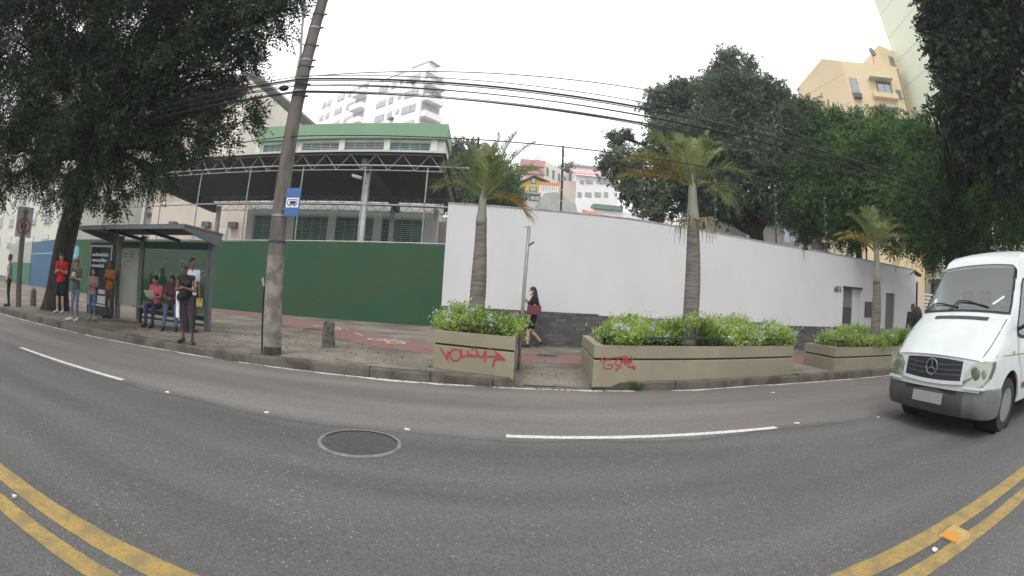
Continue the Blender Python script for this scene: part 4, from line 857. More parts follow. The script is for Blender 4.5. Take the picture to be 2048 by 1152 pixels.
def palm(label, x, y, z0, zs, ztop, r0, r1, fr, seed):
    rng = np.random.default_rng(seed); t = thing('palm_tree', label, 'palm', (x,y,z0), 'palms growing from the concrete planters')
    n = 40; P = []; Rr = []
    for i in range(n+1):
        f = i/n; bulge = r0+(r1-r0)*f+.02*math.sin(math.pi*min(1, f*1.15))
        P.append((x+.02*math.sin(f*3), y, z0+(zs-z0)*f)); Rr.append(bulge*(1+.035*(i % 2))*(1+.25*max(0, 1-f*12)))
    MB().tube(P, Rr, 16).build('trunk', M_ptrunk, t, smooth=True)
    MB().tube([(x,y,zs-.02),(x,y,zs+.1),(x,y,(zs+ztop)/2),(x,y,ztop),(x,y,ztop+.25)], [r1*1.02, r1*1.04, r1*.84, r1*.66, r1*.3], 14).build('crownshaft', M_cshaft, t, smooth=True)
    for az, el, L, dr, yel in fr:
        L *= 1.3; dr *= .85; el = min(84, el+7)
        frond((x+math.cos(R(az))*r1*.4, y+math.sin(R(az))*r1*.4, ztop-.05+.12*rng.random()), R(az), R(el), L, dr, rng, M_frondy if yel else M_frond, t)
    return t
p1 = palm('leftmost palm with upright green fronds in the graffiti planter by the sign post', -.16, 8.3, .75, 2.72, 3.22, .135, .100,
    [(8,56,1.55,.35,0),(22,66,1.5,.3,0),(-15,44,1.15,.5,0),(75,74,1.15,.3,0),(150,70,1.1,.35,0),(172,52,1.1,.5,0),(195,64,1.0,.5,0),(-75,62,1.0,.5,0),(12,18,.75,.8,1),(165,36,.95,.6,0),(30,50,1.25,.45,0),(-2,76,1.3,.3,0)], 5)
p2 = palm('middle palm with yellowing left fronds rising from the long planter', 3.82, 7.9, .7, 3.06, 3.75, .14, .12,
    [(165,14,1.15,.35,1),(180,26,1.2,.42,1),(155,42,1.25,.45,0),(175,56,1.3,.4,0),(110,70,1.3,.3,0),(50,64,1.35,.35,0),(10,54,1.4,.4,0),(-15,36,1.2,.6,0),(-75,58,1.1,.5,0),(-130,50,1.1,.5,0),(25,28,1.15,.7,0),(-5,70,1.3,.35,0)], 6)
mb = MB(); rr = random.Random(4)
for k in range(46):
    a = rr.uniform(0, 6.28); r_ = .12; x0_, y0_ = 3.82+math.cos(a)*r_, 7.9+math.sin(a)*r_; L_ = rr.uniform(.2,.5); o_ = rr.uniform(.05,.3)
    mb.tube([(x0_,y0_,3.1),(x0_+math.cos(a)*o_,y0_+math.sin(a)*o_,3.1-L_*.2+rr.uniform(-.05,.12)),(x0_+math.cos(a)*o_*1.2,y0_+math.sin(a)*o_*1.2,3.1-L_)], [.014,.01,.003], 4)
sk = mb.build('dry_skirt', mat('dry_straw_fibre', (.30,.26,.17), .9, var=(.2,.17,.1), vscale=8), p2); sk['kind'] = 'stuff'
p3 = palm('far palm with a pale shaft and banded trunk by doorway 601', 9.55, 8.02, .65, 2.25, 3.05, .125, .11,
    [(175,15,1.15,.35,1),(160,30,1.2,.45,1),(150,55,1.2,.4,0),(100,70,1.2,.3,0),(60,72,1.2,.3,0),(20,55,1.2,.4,0),(-10,40,1.2,.5,0),(-40,50,1.1,.5,0),(-80,60,1.1,.5,0),(-130,45,1.1,.6,0),(190,62,1.2,.4,0),(0,20,1.0,.5,0)], 7)

# ------------------------------------------------------------------ PLANTERS
def quadpoly(c, s, dz=0):            # shrink a quad towards its centre
    m_ = Vector((sum(p[0] for p in c)/4, sum(p[1] for p in c)/4)); return [tuple(m_+(Vector(p)-m_).normalized()*max(0.01, (Vector(p)-m_).length-s)) for p in c]
def planter(label, q, h, rails, flowers_seed, nleaf, shrub_label, hs):
    c = Vector((sum(p[0] for p in q)/4, sum(p[1] for p in q)/4, .1)); t = thing('planter', label, 'planter', c, 'concrete planters along the kerb')
    zg0, zg1 = h-.24, h-.205
    MB().prism(q, .05, zg0).build('lower_wall', M_planter, t, bevel=.02)
    MB().prism(quadpoly(q, .04), zg0+.001, zg1-.001).build('groove', mat('dark_groove', (.03,.028,.025), .9), t)
    mb = MB(); inner = quadpoly(q, .17)
    V = [(p[0],p[1],zg1) for p in q]+[(p[0],p[1],h) for p in q]+[(p[0],p[1],h) for p in inner]+[(p[0],p[1],h-.15) for p in inner]
    F = [(i,(i+1)%4,4+(i+1)%4,4+i) for i in range(4)]+[(4+i,4+(i+1)%4,8+(i+1)%4,8+i) for i in range(4)]+[(8+i,8+(i+1)%4,12+(i+1)%4,12+i) for i in range(4)]+[(3,2,1,0)]
    mb.add(V, F).build('upper_band', M_planter, t)
    MB().prism(quadpoly(q, .165), zg1+.01, h-.06).build('soil', mat('dark_soil', (.04,.03,.02), .95), t)
    for a, b in rails:
        a, b = Vector((*a, h+.13)), Vector((*b, h+.13)); mb = MB(); mb.tube([a,b], .022, 6); L = (b-a).length
        for k in range(max(2, int(L/1.1)+1)): p = a+(b-a)*k/(max(2, int(L/1.1)+1)-1); mb.tube([p-Vector((0,0,.17)),p], .015, 5)
        mb.build('rail', mat('dark_green_rail', (.02,.05,.04), .5), t)
    # shrubs
    rng = np.random.default_rng(flowers_seed); s = thing('flowering_shrub', shrub_label, 'shrub', (c.x,c.y,h-.06), 'flowering shrubs in the planters')
    (ax, ay), (bx_, by_), (cx_, cy_), (dx_, dy_) = q; N = nleaf
    def pt(u, v): return np.stack([(1-v)*((1-u)*ax+u*bx_)+v*((1-u)*dx_+u*cx_), (1-v)*((1-u)*ay+u*by_)+v*((1-u)*dy_+u*cy_)], 1)
    nb = max(16, int(N/260)); u = rng.random(nb)*.96+.02; v = rng.random(nb)*.8+.05; cc = pt(u, v); env = .13+hs*(.55+.45*np.sin(u*9+flowers_seed)*np.sin(v*5+1)); zz = h-.02+env*rng.random(nb)**.6
    ci = rng.integers(0, nb, N); P = np.stack([cc[ci,0], cc[ci,1], zz[ci]], 1)+rng.normal(size=(N,3))*np.array([.12,.12,.07]); P[:,2] = np.maximum(P[:,2], h-.05-.1*rng.random(N))
    Dn = unit(rng.normal(size=(N,3))+np.array([0,-.3,.7])); Vv, Ff = leaf_cards(P, Dn, .062, .028, rng)
    npmesh('leaves', Vv, Ff, leafmat('lime_shrub_leaves', (.16,.26,.05), (.42,.56,.13), (.62,.68,.24), scale=2.2, trans=.4), s)
    mb = MB()
    for k in range(int(nb*1.4)):
        i = rng.integers(0, nb); p = Vector((cc[i,0]+rng.normal()*.05, cc[i,1]+rng.normal()*.05, h-.08)); mb.tube([p, (p.x+rng.normal()*.06, p.y+rng.normal()*.06, zz[i])], [.008,.003], 4)
    st = mb.build('stems', M_bark, s); st['kind'] = 'stuff'
    nf_ = int(N/190); iu = rng.integers(0, N, nf_); FP = P[iu]+np.array([0,-.03,.05]); FP[:,2] += .02
    PP = np.repeat(FP, 14, 0)+rng.normal(size=(nf_*14,3))*.028; Vv, Ff = leaf_cards(PP, unit(rng.normal(size=(nf_*14,3))+np.array([0,-.6,.8])), .036, .032, rng, 0)
    fo = npmesh('flower_heads', Vv, Ff, mat('pale_blue_petals', (.50,.55,.74), .7), s); fo['kind'] = 'stuff'
    return t
Q1 = [(-.84,7.72),(.51,7.18),(.66,8.85),(-.72,9.3)]
Q2 = [(1.77,7.09),(6.26,7.6),(7.0,9.35),(2.04,9.3)]
Q3 = [(7.65,7.66),(12.6,7.62),(12.8,9.1),(7.86,9.1)]
PLA = planter('short planter with spray painted lettering left of the thin sign post', Q1, .80, [((-.4,7.75),(.45,7.4)),((.45,7.4),(.56,8.7))], 3, 9500, 'bright green shrub around the leftmost palm', .25)
PLB = planter('long planter with a small round graffiti tag near its left end', Q2, .74, [((2.0,7.35),(4.2,7.55)),((4.25,7.56),(6.1,7.75)),((2.0,7.35),(2.2,9.1))], 4, 30000, 'long bushy flowering hedge around the middle palm', .36)
PLC = planter('planter without graffiti nearest the white van', Q3, .69, [((7.9,7.85),(9.0,7.85)),((9.1,7.85),(12.3,7.85)),((7.9,7.85),(8.05,8.9))], 8, 18000, 'flower dotted shrub around the far palm', .30)
def graffiti(pl_, strokes, ox, oy, sc_, A, B, wd):
    n = Vector((-(B[1]-A[1]), B[0]-A[0], 0)).normalized(); n = -n if n.y > 0 else n
    mb = MB()
    for i, s in enumerate(strokes):
        P = [PL(ox+x/sc_, oy+y/sc_, A, B)+n*(.004+.0005*i) for x, y in s]
        if len(P) > 2: 
            Q = []; 
            for a_, b_, c_, d_ in zip([P[0]]+P[:-2], P[:-1], P[1:], P[2:]+[P[-1]]):
                for k in range(5): t_ = k/5; Q.append(.5*((2*b_)+(c_-a_)*t_+(2*a_-5*b_+4*c_-d_)*t_*t_+(3*b_-a_-3*c_+d_)*t_**3))
            P = Q+[P[-1]]
        ribbon(mb, P, wd, n)
    g_ = mb.build('graffiti', M_graf, pl_); return g_
circ = lambda cx, cy, rx, ry, a0=0, a1=360, n=14: [(cx+rx*math.cos(R(a0+(a1-a0)*k/n)), cy+ry*math.sin(R(a0+(a1-a0)*k/n))) for k in range(n+1)]
S1 = [[(165,625),(200,680),(222,722)],[(222,722),(224,650)],[(205,680),(222,680),(240,655)],circ(285,680,42,47),[(330,630),(338,695)],[(338,695),(365,688),(385,682)],[(385,645),(390,700)],[(390,690),(408,682)],[(412,668),(414,688)],[(412,688),(470,686)],
      circ(421,629,4,4),[(447,630),(462,665),(482,696)],[(482,696),(505,690),(528,640)],[(528,640),(520,735)],circ(562,630,5,5),[(535,690),(580,692),(640,688)],[(598,650),(640,685),(680,720)],[(680,720),(650,712),(618,708)],[(618,708),(592,728),(585,775)]]
graffiti(PLA, S1, 840, 540, 4, Q1[0], Q1[1], .028)
S2 = [[(1480,690),(1450,722),(1437,735)],circ(1505,755,40,38,-60,-340),[(1545,765),(1520,755),(1500,760)],[(1535,705),(1575,700),(1585,712)],[(1585,712),(1560,745),(1590,765)],[(1590,765),(1575,800),(1560,792)],[(1575,700),(1610,695),(1660,690)],
      [(1608,720),(1602,790)],[(1618,745),(1630,705),(1640,760)],[(1640,760),(1655,700),(1662,765)],[(1685,690),(1695,720),(1665,728)],circ(1680,755,18,20,-40,-330,10),[(1700,760),(1710,790),(1722,768)],[(1700,790),(1725,785)]]
graffiti(PLB, S2, 840, 540, 4, Q2[0], Q2[1], .022)

# ------------------------------------------------------------------ UTILITY POLE, CABLES
PX_, PY_ = -3.77, 7.5
up = thing('utility_pole', 'tall round concrete utility pole at the kerb carrying the cables', 'pole', (PX_,PY_,.1))
lean = lambda z: (PX_-.012*(z-.1), PY_, z)
MB().tube([lean(z) for z in (.08,1.2,2.6,2.62,5,8,10.2)], [.172,.163,.153,.149,.132,.112,.098], 24).build('shaft', M_pole, up, smooth=True)
MB().tube([lean(.3), lean(1.9)], [.1745,.162], 24, cap=False).build('pale_patch', mat('pale_cement_patch', (.25,.23,.20), .9, var=(.12,.105,.095), vscale=5, vamt=.9), up, smooth=True)
for k, z in enumerate((2.15,2.62,4.95,5.05,5.2,5.33,5.6,5.75,6.1,6.55,6.9)):
    c = lean(z); rr_ = float(np.interp(z, [.1,5,8],[.172,.132,.112])); MB().tube([(c[0],c[1],z-.02),(c[0],c[1],z+.02)], rr_+.008, 20).build('band', M_steel if k % 2 else M_dsteel, up)
    if z > 4.5: MB().tube([(c[0]+rr_,c[1]-.03,z),(c[0]+rr_+.09,c[1]-.03,z)], .022, 8).build('bolt', M_dsteel, up)
MB().tube([(PX_-.20,PY_-.05,.12),(PX_-.205,PY_-.05,1.0),(PX_-.20,PY_-.05,1.35)], .016, 6).build('conduit', M_black, up)
MB().tube([(PX_-.2,PY_-.06,1.36),(PX_-.22,PY_-.1,1.5)], .02, 6).build('conduit_cap', mat('pale_metal', (.45,.46,.46), .4), up)
c0_ = lean(5.6); MB().tube([(c0_[0]-.13,c0_[1]-.02,5.35),(c0_[0]-.16,c0_[1]-.02,5.9),(c0_[0]-.42,c0_[1]-.02,7.2),(c0_[0]-.75,c0_[1]-.02,8.8)], .028, 8).build('service_conduit', M_steel, up)
MB().ell((c0_[0]-.3,c0_[1]-.12,5.12), (.11,.07,.06)).build('junction_box', M_black, up, smooth=True)
pp = MB(); pp.tube([lean(4.2), lean(5.0)],.14,8)
X2 = 16.3
def cable(z, r, dy=0, dz=0, sag=.3, zr=None, label=None):
    y = PY_+dy; P = []; zr = z+.02 if zr is None else zr
    for x0, x1, za, zb_, sg in [(-24,PX_,z-.05,z,.3),(PX_,X2,z,zr,sag),(X2,36,zr,zr,.3)]:
        n = 26
        for i in range(0 if x0 == -24 else 1, n+1): t = i/n; P.append((x0+(x1-x0)*t, y, za+(zb_-za)*t-sg*4*t*(1-t)))
    o = MB().tube(P, r, 6).build('overhead_cable', M_wire, None, smooth=True); return tag(o, label, 'cable', 'overhead cables strung from the utility pole')
up2 = thing('utility_pole', 'utility pole hidden in the dark crown at the right behind the van', 'pole', (X2,PY_,.1))
MB().tube([(X2,PY_,.08),(X2,PY_,9.5)], [.16,.10], 16).build('shaft', M_pole, up2, smooth=True)
zs_ = [PY(640, y, PY_).z for y in (157,163,169,176,183,189)]
cab = [(zs_[0],.008,-.16,.00,.28,'thin cable, topmost at the utility pole'),(zs_[1],.019,-.17,.0,.34,'thickest black cable, second from the top at the pole'),(zs_[1]-.05,.010,-.19,0,.34,'black cable lying just under the thickest one'),
       (zs_[2]-.03,.007,-.15,0,.42,'thin slack cable, fourth from the top at the pole'),(zs_[3],.011,-.17,0,.36,'medium cable in the middle of the cable bundle'),(zs_[4]-.02,.007,-.14,0,.40,'thin cable, third from the bottom of the bundle'),(zs_[4]-.05,.010,-.18,0,.44,'cable with clamps, second from the bottom of the bundle'),(zs_[5],.011,-.16,0,.38,'lowest cable of the upper bundle')]
for z, r, dy, dz, sag, lab in cab: cable(z, r, dy, dz, sag, None, lab)
cable(PY(560,278,PY_).z, .010, -.12, 0, .08, label='single cable strung well below the others', zr=PY(1720,400,PY_).z)
# upper thin pair that climbs to the right
for k, (a_, b_) in enumerate([((1290,180),(1840,330)),]):
    A_ = PY(*a_, 8.6); B_ = PY(*b_, 8.6); mb = MB(); P0_ = Vector((PX_,PY_-.16,zs_[0]-.02)); mb.tube([P0_+(Vector((26,8.6,B_.z))-P0_)*i/20+Vector((0,0,-.3*math.sin(math.pi*i/20)*0)) for i in range(21)], .01, 5)
    tag(mb.build('overhead_cable', M_wire), 'thin cable rising above the bundle towards the right', 'cable', 'overhead cables strung from the utility pole')
# bus stop sign on the pole
a_, b_, zt_, zb_ = PX_+.16, PX_+.44, PL(588,376,(PX_,7.3),(0,7.3)).z, PL(583,432,(PX_,7.3),(0,7.3)).z
xa_, xb_ = PL(572,400,(PX_,7.3),(0,7.3)).x, PL(600,404,(PX_,7.3),(0,7.3)).x
bs = thing('bus_stop_sign', 'blue bus stop sign with a white bus pictogram strapped to the utility pole', 'sign', ((xa_+xb_)/2,7.3,zb_))
MB().box((xa_,7.29,zb_),(xb_,7.31,zt_)).build('panel', mat('blue_sign_paint', (.045,.12,.33), .45, var=(.06,.14,.34), vscale=4), bs, bevel=.004)
W_ = xb_-xa_; H_ = zt_-zb_; zc_ = (zt_+zb_)/2
MB().box((xa_+.02,7.284,zc_-.10),(xb_-.02,7.289,zc_+.07)).build('pictogram_field', mat('white_sign_paint', (.75,.77,.8), .5), bs)
mb = MB(); m0, m1 = xa_+.045, xb_-.045
mb.box((m0,7.280,zc_+.030),(m1,7.2835,zc_+.042)); mb.box((m0,7.280,zc_-.055),(m0+.012,7.2835,zc_+.03)); mb.box((m1-.012,7.280,zc_-.055),(m1,7.2835,zc_+.03)); mb.box((m0+.012,7.280,zc_-.062),(m1-.012,7.2835,zc_-.05)); mb.box((m0+.05,7.280,zc_-.04),(m1-.03,7.2835,zc_+.012)); 
for xx in (m0+.05, m1-.05): mb.tube([(xx,7.281,zc_-.065),(xx,7.2835,zc_-.065)], .016, 10)
mb.build('bus_pictogram', M_black, bs)
for z in (zb_+.13, zt_-.13): MB().tube([(xa_+.02,7.32,z),(PX_+.1,7.36,z)], .012, 6).build('strap', M_steel, bs)
# thin sign post without a sign by the first planter
spx, spy = .655, 8.1
t = thing('sign_post', 'thin galvanised post without a sign between the two graffiti planters', 'post', (spx,spy,.1))
MB().tube([(spx,spy,.12),(spx+.02,spy,1.6),(spx+.05,spy,2.72)], .032, 10).build('post', M_steel, t, smooth=True)
MB().obox((spx+.05,spy-.03,2.35),(.10,0,.07),(0,.05,0),(0,0,.035)).build('clamp', M_dsteel, t); MB().box((spx-.03,spy-.01,2.69),(spx+.03,spy+.01,2.71)).build('cap_plate', M_steel, t)

# ------------------------------------------------------------------ BOLLARDS, SMALL GROUND THINGS
def bollard(x, y, label, h=.64):
    t = thing('bollard', label, 'bollard', (x,y,.14), 'old concrete bollards')
    k = 8; rings = [(0,.155),(.06,.15),(.45*h/.62,.125),(.5*h/.62,.13),(.56*h/.62,.125),(h,.07),(h+.02,.01)]; mb = MB(); V = []; F = []; rr = random.Random(int(x*10))
    for z, r in rings:
        for i in range(k): a = math.pi/8+2*math.pi*i/k; rj = r*(1+rr.uniform(-.06,.06)); V.append((x+rj*math.cos(a), y+rj*math.sin(a), .14+z))
    for j in range(len(rings)-1):
        for i in range(k): F.append((j*k+i, j*k+(i+1)%k, (j+1)*k+(i+1)%k, (j+1)*k+i))
    F += [tuple(range(k-1,-1,-1)), tuple(range((len(rings)-1)*k, len(rings)*k))]; mb.add(V, F)
    mb.build('body', mat('weathered_bollard', (.15,.135,.12), .95, var=(.06,.055,.05), vscale=9, vamt=.85, bump=.9, bscale=30), t, bevel=.01)
    return t
bollard(-3.28, 9.25, 'chipped stone bollard right of the utility pole', .60); bollard(-14.76, 8.86, 'dark bollard by the trunk of the big street tree', .58)
mh = thing('manhole_cover', 'round iron manhole cover sunk in a raised ring in the near lane', 'manhole', (-1.08,3.9,0))
mb = MB(); n = 48; V = []; F = []
for r, z in ((.395,.003),(.385,.016),(.362,.016),(.352,.004)):
    V += [(-1.08+r*math.cos(2*math.pi*i/n), 3.9+r*math.sin(2*math.pi*i/n), z) for i in range(n)]
for j in range(3): F += [(j*n+i, j*n+(i+1)%n, (j+1)*n+(i+1)%n, (j+1)*n+i) for i in range(n)]
mb.add(V, F).build('ring', mat('worn_iron_ring', (.19,.185,.18), .6, var=(.06,.06,.06), vscale=12), mh, smooth=False)
mb = MB(); mb.tube([(-1.08,3.9,.0055),(-1.08,3.9,.0085)], .352, 48).build('cover', mat('dark_iron_cover', (.04,.04,.043), .65, var=(.07,.07,.072), vscale=14, vamt=.6, bump=.6, bscale=60), mh)
MB().tube([(-1.08+.351*math.cos(R(a)),3.9+.351*math.sin(R(a)),.009) for a in range(20,175,5)], .009, 5).build('open_joint', M_dark, mh)
def plate(label, x, y, rx, ry, z=.166):
    t = thing('manhole_cover', label, 'manhole', (x,y,z)); MB().tube([(x,y,z-.01),(x,y,z+.004)], rx, 32, flat=1).build('cover', MATS['dark_iron_cover'], t); MB().tube([(x,y,z-.01),(x,y,z+.0015)], rx+.04, 32).build('ring', MATS['worn_iron_ring'], t)
plate('iron cover in the pavement behind the sign post', 1.47, 10.3, .27, .27); plate('iron cover in the pavement left of the stone bollard', -5.1, 12.9, .33, .33)
# road stud and chips of paper
rs_ = GP(1912,1068,.02); t = thing('road_stud', 'square yellow reflective road stud on the double yellow line', 'road stud', (rs_.x,rs_.y,0))
V = [(-.11,-.10,0),(.11,-.10,0),(.11,.10,0),(-.11,.10,0),(-.06,-.075,.042),(.06,-.075,.042),(.06,.075,.042),(-.06,.075,.042)]
MB().add([(rs_.x+a,rs_.y+b,.005+c) for a,b,c in V],[(0,3,2,1),(4,5,6,7),(0,1,5,4),(1,2,6,5),(2,3,7,6),(3,0,4,7)]).build('body', mat('yellow_stud', (.42,.29,.10), .6, var=(.3,.2,.08), vscale=20), t, bevel=.004)
MB().obox((rs_.x-.104,rs_.y-.07,.012),(0,.14,0),(.04,0,.033),(-.003,0,.004)).build('reflector', mat('amber_reflector', (.55,.22,.02), .25), t)
rr = random.Random(12); 
CH = [(335,785,'left, beside the end of the left lane dash'),(533,826,'in front of the utility pole'),(815,860,'just right of the manhole cover'),(1593,847,'at the right end of the long lane dash'),(1545,786,'near the kerb by the long planter'),(30,994,'on the left double yellow line'),(1868,1101,'beside the yellow road stud'),(1757,835,'in front of the van')]
for px, py, lab in CH:
    p = GP(px, py, .004); s_ = .045 if py < 900 else .03; mb = MB(); P = [(p.x+s_*rr.uniform(.6,1.2)*math.cos(a), p.y+s_*.7*rr.uniform(.6,1.2)*math.sin(a)) for a in (0,1.1,2.3,3.2,4.2,5.3)]
    mb.prism(P, .006, lambda q: .016+.006*math.sin(q[0]*90)); tag(mb.build('litter_scrap', mat('pale_scrap', (.62,.62,.58), .8)), 'pale scrap lying on the road '+lab, 'litter', 'scraps lying on the road')
# leaves swept against the kerb
rng = np.random.default_rng(5); n = 900; xx = rng.uniform(-12, 10, n); 
wt_ = np.exp(-((xx-.0)/1.6)**2)+np.exp(-((xx-2.6)/.5)**2)+.25+np.exp(-((xx+4)/.8)**2); keep = rng.random(n) < wt_/1.3; xx = xx[keep]; yy = np.array([kerb_y(x) for x in xx])-.02-np.abs(rng.normal(size=len(xx)))*.05
P = np.stack([xx, yy, .008+rng.random(len(xx))*.012], 1); Vv, Ff = leaf_cards(P, unit(rng.normal(size=P.shape)*np.array([1,1,.15])), .05, .02, rng)
tag(npmesh('fallen_leaves', Vv, Ff, mat('dry_leaf', (.14,.09,.045), .9, var=(.25,.2,.12), vscale=30)), 'dry leaves swept along the gutter', 'leaves', kind='stuff')
n = 260; xx = rng.uniform(-9, 1.5, n); yy = rng.uniform(7.3, 11, n); P = np.stack([xx, yy, .168+rng.random(n)*.004], 1); Vv, Ff = leaf_cards(P, unit(rng.normal(size=P.shape)*np.array([1,1,.1])), .06, .025, rng)
tag(npmesh('fallen_leaves', Vv, Ff, MATS['dry_leaf']), 'dry leaves scattered on the pavement', 'leaves', kind='stuff')
# weeds at the kerb gap
for (x, y, lab) in [(2.55,7.12,'small weed growing at the kerb in front of the long planter'),(3.1,12.5,'small weed at the foot of the stone base by the walking woman')]:
    t = thing('weed', lab, 'weed', (x,y,.02)); P = np.tile(np.array([[x,y,.05]]), (90,1))+rng.normal(size=(90,3))*np.array([.07,.03,.03]); Vv, Ff = leaf_cards(P, unit(rng.normal(size=(90,3))*.7+np.array([0,-.1,.8])), .09, .02, rng)
    npmesh('leaves', Vv, Ff, leafmat('weed_leaves', (.05,.09,.03), (.12,.18,.06)), t)

# ------------------------------------------------------------------ BUS SHELTER AND PANELS
sh = thing('bus_shelter', 'grey steel and glass bus shelter with a thin cantilevered roof', 'bus shelter', (-8.4,9.2,.15))
for x in (-6.78,-9.40,-10.42): 
    MB().box((x-.075,9.53,.15),(x-.005,9.69,2.45)).box((x+.005,9.55,.15),(x+.07,9.67,2.45)).build('column', M_gsteel, sh, bevel=.006)
rfz = lambda y: 2.50+(y-8.1)*.01
MB().obox((-10.75,8.05,2.5),(4.2,0,0),(0,1.7,.0),(0,0,.05)).build('roof_sheet', mat('brown_roof_sheet', (.10,.08,.055), .7, var=(.15,.12,.08), vscale=2.5, vamt=.8), sh)
MB().box((-10.77,8.0,2.44),(-6.53,8.048,2.53)).build('roof_edge', M_gsteel, sh)
for x in (-6.6,-10.72): MB().add([(x,8.06,2.49),(x,9.7,2.49),(x,9.7,2.2),(x,8.06,2.42),(x+.05,8.06,2.49),(x+.05,9.7,2.49),(x+.05,9.7,2.2),(x+.05,8.06,2.42)],[(0,1,2,3),(7,6,5,4),(0,4,5,1),(1,5,6,2),(2,6,7,3),(3,7,4,0)]).build('roof_bracket', M_gsteel, sh)
for x in (-8.0,-9.4): MB().obox((x,8.06,2.40),(.05,0,0),(0,1.6,-.1),(0,0,.08)).build('roof_rib', M_dsteel, sh)
MB().box((-10.4,9.58,2.12),(-6.8,9.62,2.3)).build('top_beam', M_dsteel, sh)
MB().box((-9.32,9.6,.52),(-6.86,9.612,2.1)).build('glass_panel', clearglass('shelter_glass', (.50,.60,.54), .035), sh)
MB().box((-9.32,9.57,.40),(-6.86,9.63,.515)).build('base_rail', M_dsteel, sh)
MB().box((-9.32,9.57,.27),(-6.86,9.63,.32)).build('base_rail', M_dsteel, sh)
g_ = MB()
for s in [[(1225,668),(1232,690)],[(1250,665),(1255,710)],[(1275,662),(1278,712)],[(1255,690),(1276,688)],[(1380,660),(1365,690),(1370,712)],[(1515,640),(1535,665),(1560,630)],[(1560,630),(1575,660),(1600,625)],[(1600,625),(1610,655),(1640,640)],[(1640,640),(1655,660),(1630,685)],[(1310,590),(1325,565),(1345,585)],[(1440,570),(1465,560),(1480,575)]]:
    ribbon(g_, [PL(x/4, 380+y/4, (-9,9.596), (-7,9.596)) for x, y in s], .016, (0,-1,0)); g_.build('scratched_mark', mat('pale_scratch', (.40,.42,.38), .8), sh); g_ = MB()
mb = MB(); mb.box((-9.25,9.1,.58),(-6.95,9.42,.62)); mb.build('bench_seat', M_gsteel, sh, bevel=.005)
for x in (-9.0,-7.2): MB().box((x-.03,9.2,.15),(x+.03,9.3,.578)).build('bench_leg', M_dsteel, sh)
MB().box((-10.33,9.58,.55),(-9.49,9.62,2.08)).build('poster_panel', mat('pale_poster', (.30,.31,.26), .6, var=(.25,.26,.22), vscale=2), sh)
mb = MB(); rr = random.Random(2)
for k, (u0, u1, z) in enumerate([(.12,.30,1.93),(.45,.68,1.93),(.12,.30,1.85),(.45,.66,1.85)]+[(.12,.12+rr.uniform(.15,.6),1.78-.045*j) for j in range(5)]): mb.box((-10.33+u0*.84,9.572,z),(-10.33+u1*.84,9.578,z+(.035 if k < 4 else .006)))
mb.build('poster_print', mat('dark_print', (.10,.10,.10), .8), sh)
ad = thing('advertising_panel', 'freestanding black advertising panel with white blurred lettering left of the shelter', 'advert panel', (-11.45,9.7,.15))
MB().box((-12.12,9.62,.17),(-10.78,9.78,2.28)).build('case', M_dsteel, ad, bevel=.015)
fr_ = MB(); a0, a1, b0, b1 = -12.05,-10.85,.42,2.18
for bx in [((a0,9.6,b0),(a0+.05,9.618,b1)),((a1-.05,9.6,b0),(a1,9.618,b1)),((a0+.051,9.6,b1-.05),(a1-.051,9.618,b1)),((a0+.051,9.6,b0),(a1-.051,9.618,b0+.05))]: fr_.box(*bx)
fr_.build('frame', mat('silver_frame', (.5,.52,.53), .4), ad)
MB().box((a0+.052,9.61,b0+.052),(a1-.052,9.618,b1-.052)).build('poster', mat('near_black_poster', (.012,.022,.024), .3), ad)
mb = MB(); rr = random.Random(6)
for row, (z, L_) in enumerate([(1.86,.78),(1.70,.72),(1.54,.58)]):
    x = a0+.12
    mb = MB()
    while x < a0+.12+L_*1.1: w2 = rr.uniform(.03,.075); hh = rr.choice([.07,.07,.1]); mb.box((x,9.603,z),(x+w2,9.609,z+hh)); x += w2+.006
    mb.box((a0+.12,9.6035,z+.02),(x,9.6085,z+.035)); mb.build('lettering_line', mat('white_print', (.55,.57,.57), .7), ad)
for q_ in (((a0+.6,9.603,.78),(a0+.95,9.609,.9)),((a0+.55,9.603,.50),(a0+1.08,9.609,.72))): MB().box(*q_).build('printed_block', mat('white_print', (.55,.57,.57), .7), ad)
# no trucks sign at far left
D_ = 16.4; a_, b_ = PD(37,412,D_), PD(69,412,D_); c_ = PD(48,475,D_); zt_ = a_.z; zb_ = c_.z
u_ = (b_-a_); u_.z = 0; wl = u_.length; u_ = u_.normalized(); n_ = Vector((u_.y,-u_.x,0)); mid = (a_+b_)/2
t = thing('no_trucks_sign', 'white plate with a red ring barring a truck, on a post at the far left', 'sign', (mid.x,mid.y,.15))
def onplate(mb, u0, u1, z0, z1, o0, o1): p = mid+u_*u0+n_*o0; mb.obox((p.x,p.y,z0), u_*(u1-u0), n_*(o1-o0), (0,0,z1-z0))
mb = MB(); onplate(mb, -wl/2, wl/2, zb_, zt_, 0, .02); mb.build('plate', mat('dull_white_plate', (.42,.43,.42), .6, var=(.3,.3,.3), vscale=3), t)
zc_ = zb_+.36*(zt_-zb_); rad = wl*.37; mb = MB()
ribbon(mb, [mid+u_*rad*math.cos(2*math.pi*k/28)+n_*.024+Vector((0,0,zc_-mid.z+rad*math.sin(2*math.pi*k/28))) for k in range(29)], .055, n_)
ribbon(mb, [mid+u_*(-rad*.7)+n_*.026+Vector((0,0,zc_-mid.z+rad*.7)), mid+u_*(rad*.7)+n_*.026+Vector((0,0,zc_-mid.z-rad*.7))], .05, n_); mb.build('red_ring', mat('sign_red', (.35,.05,.05), .6), t)
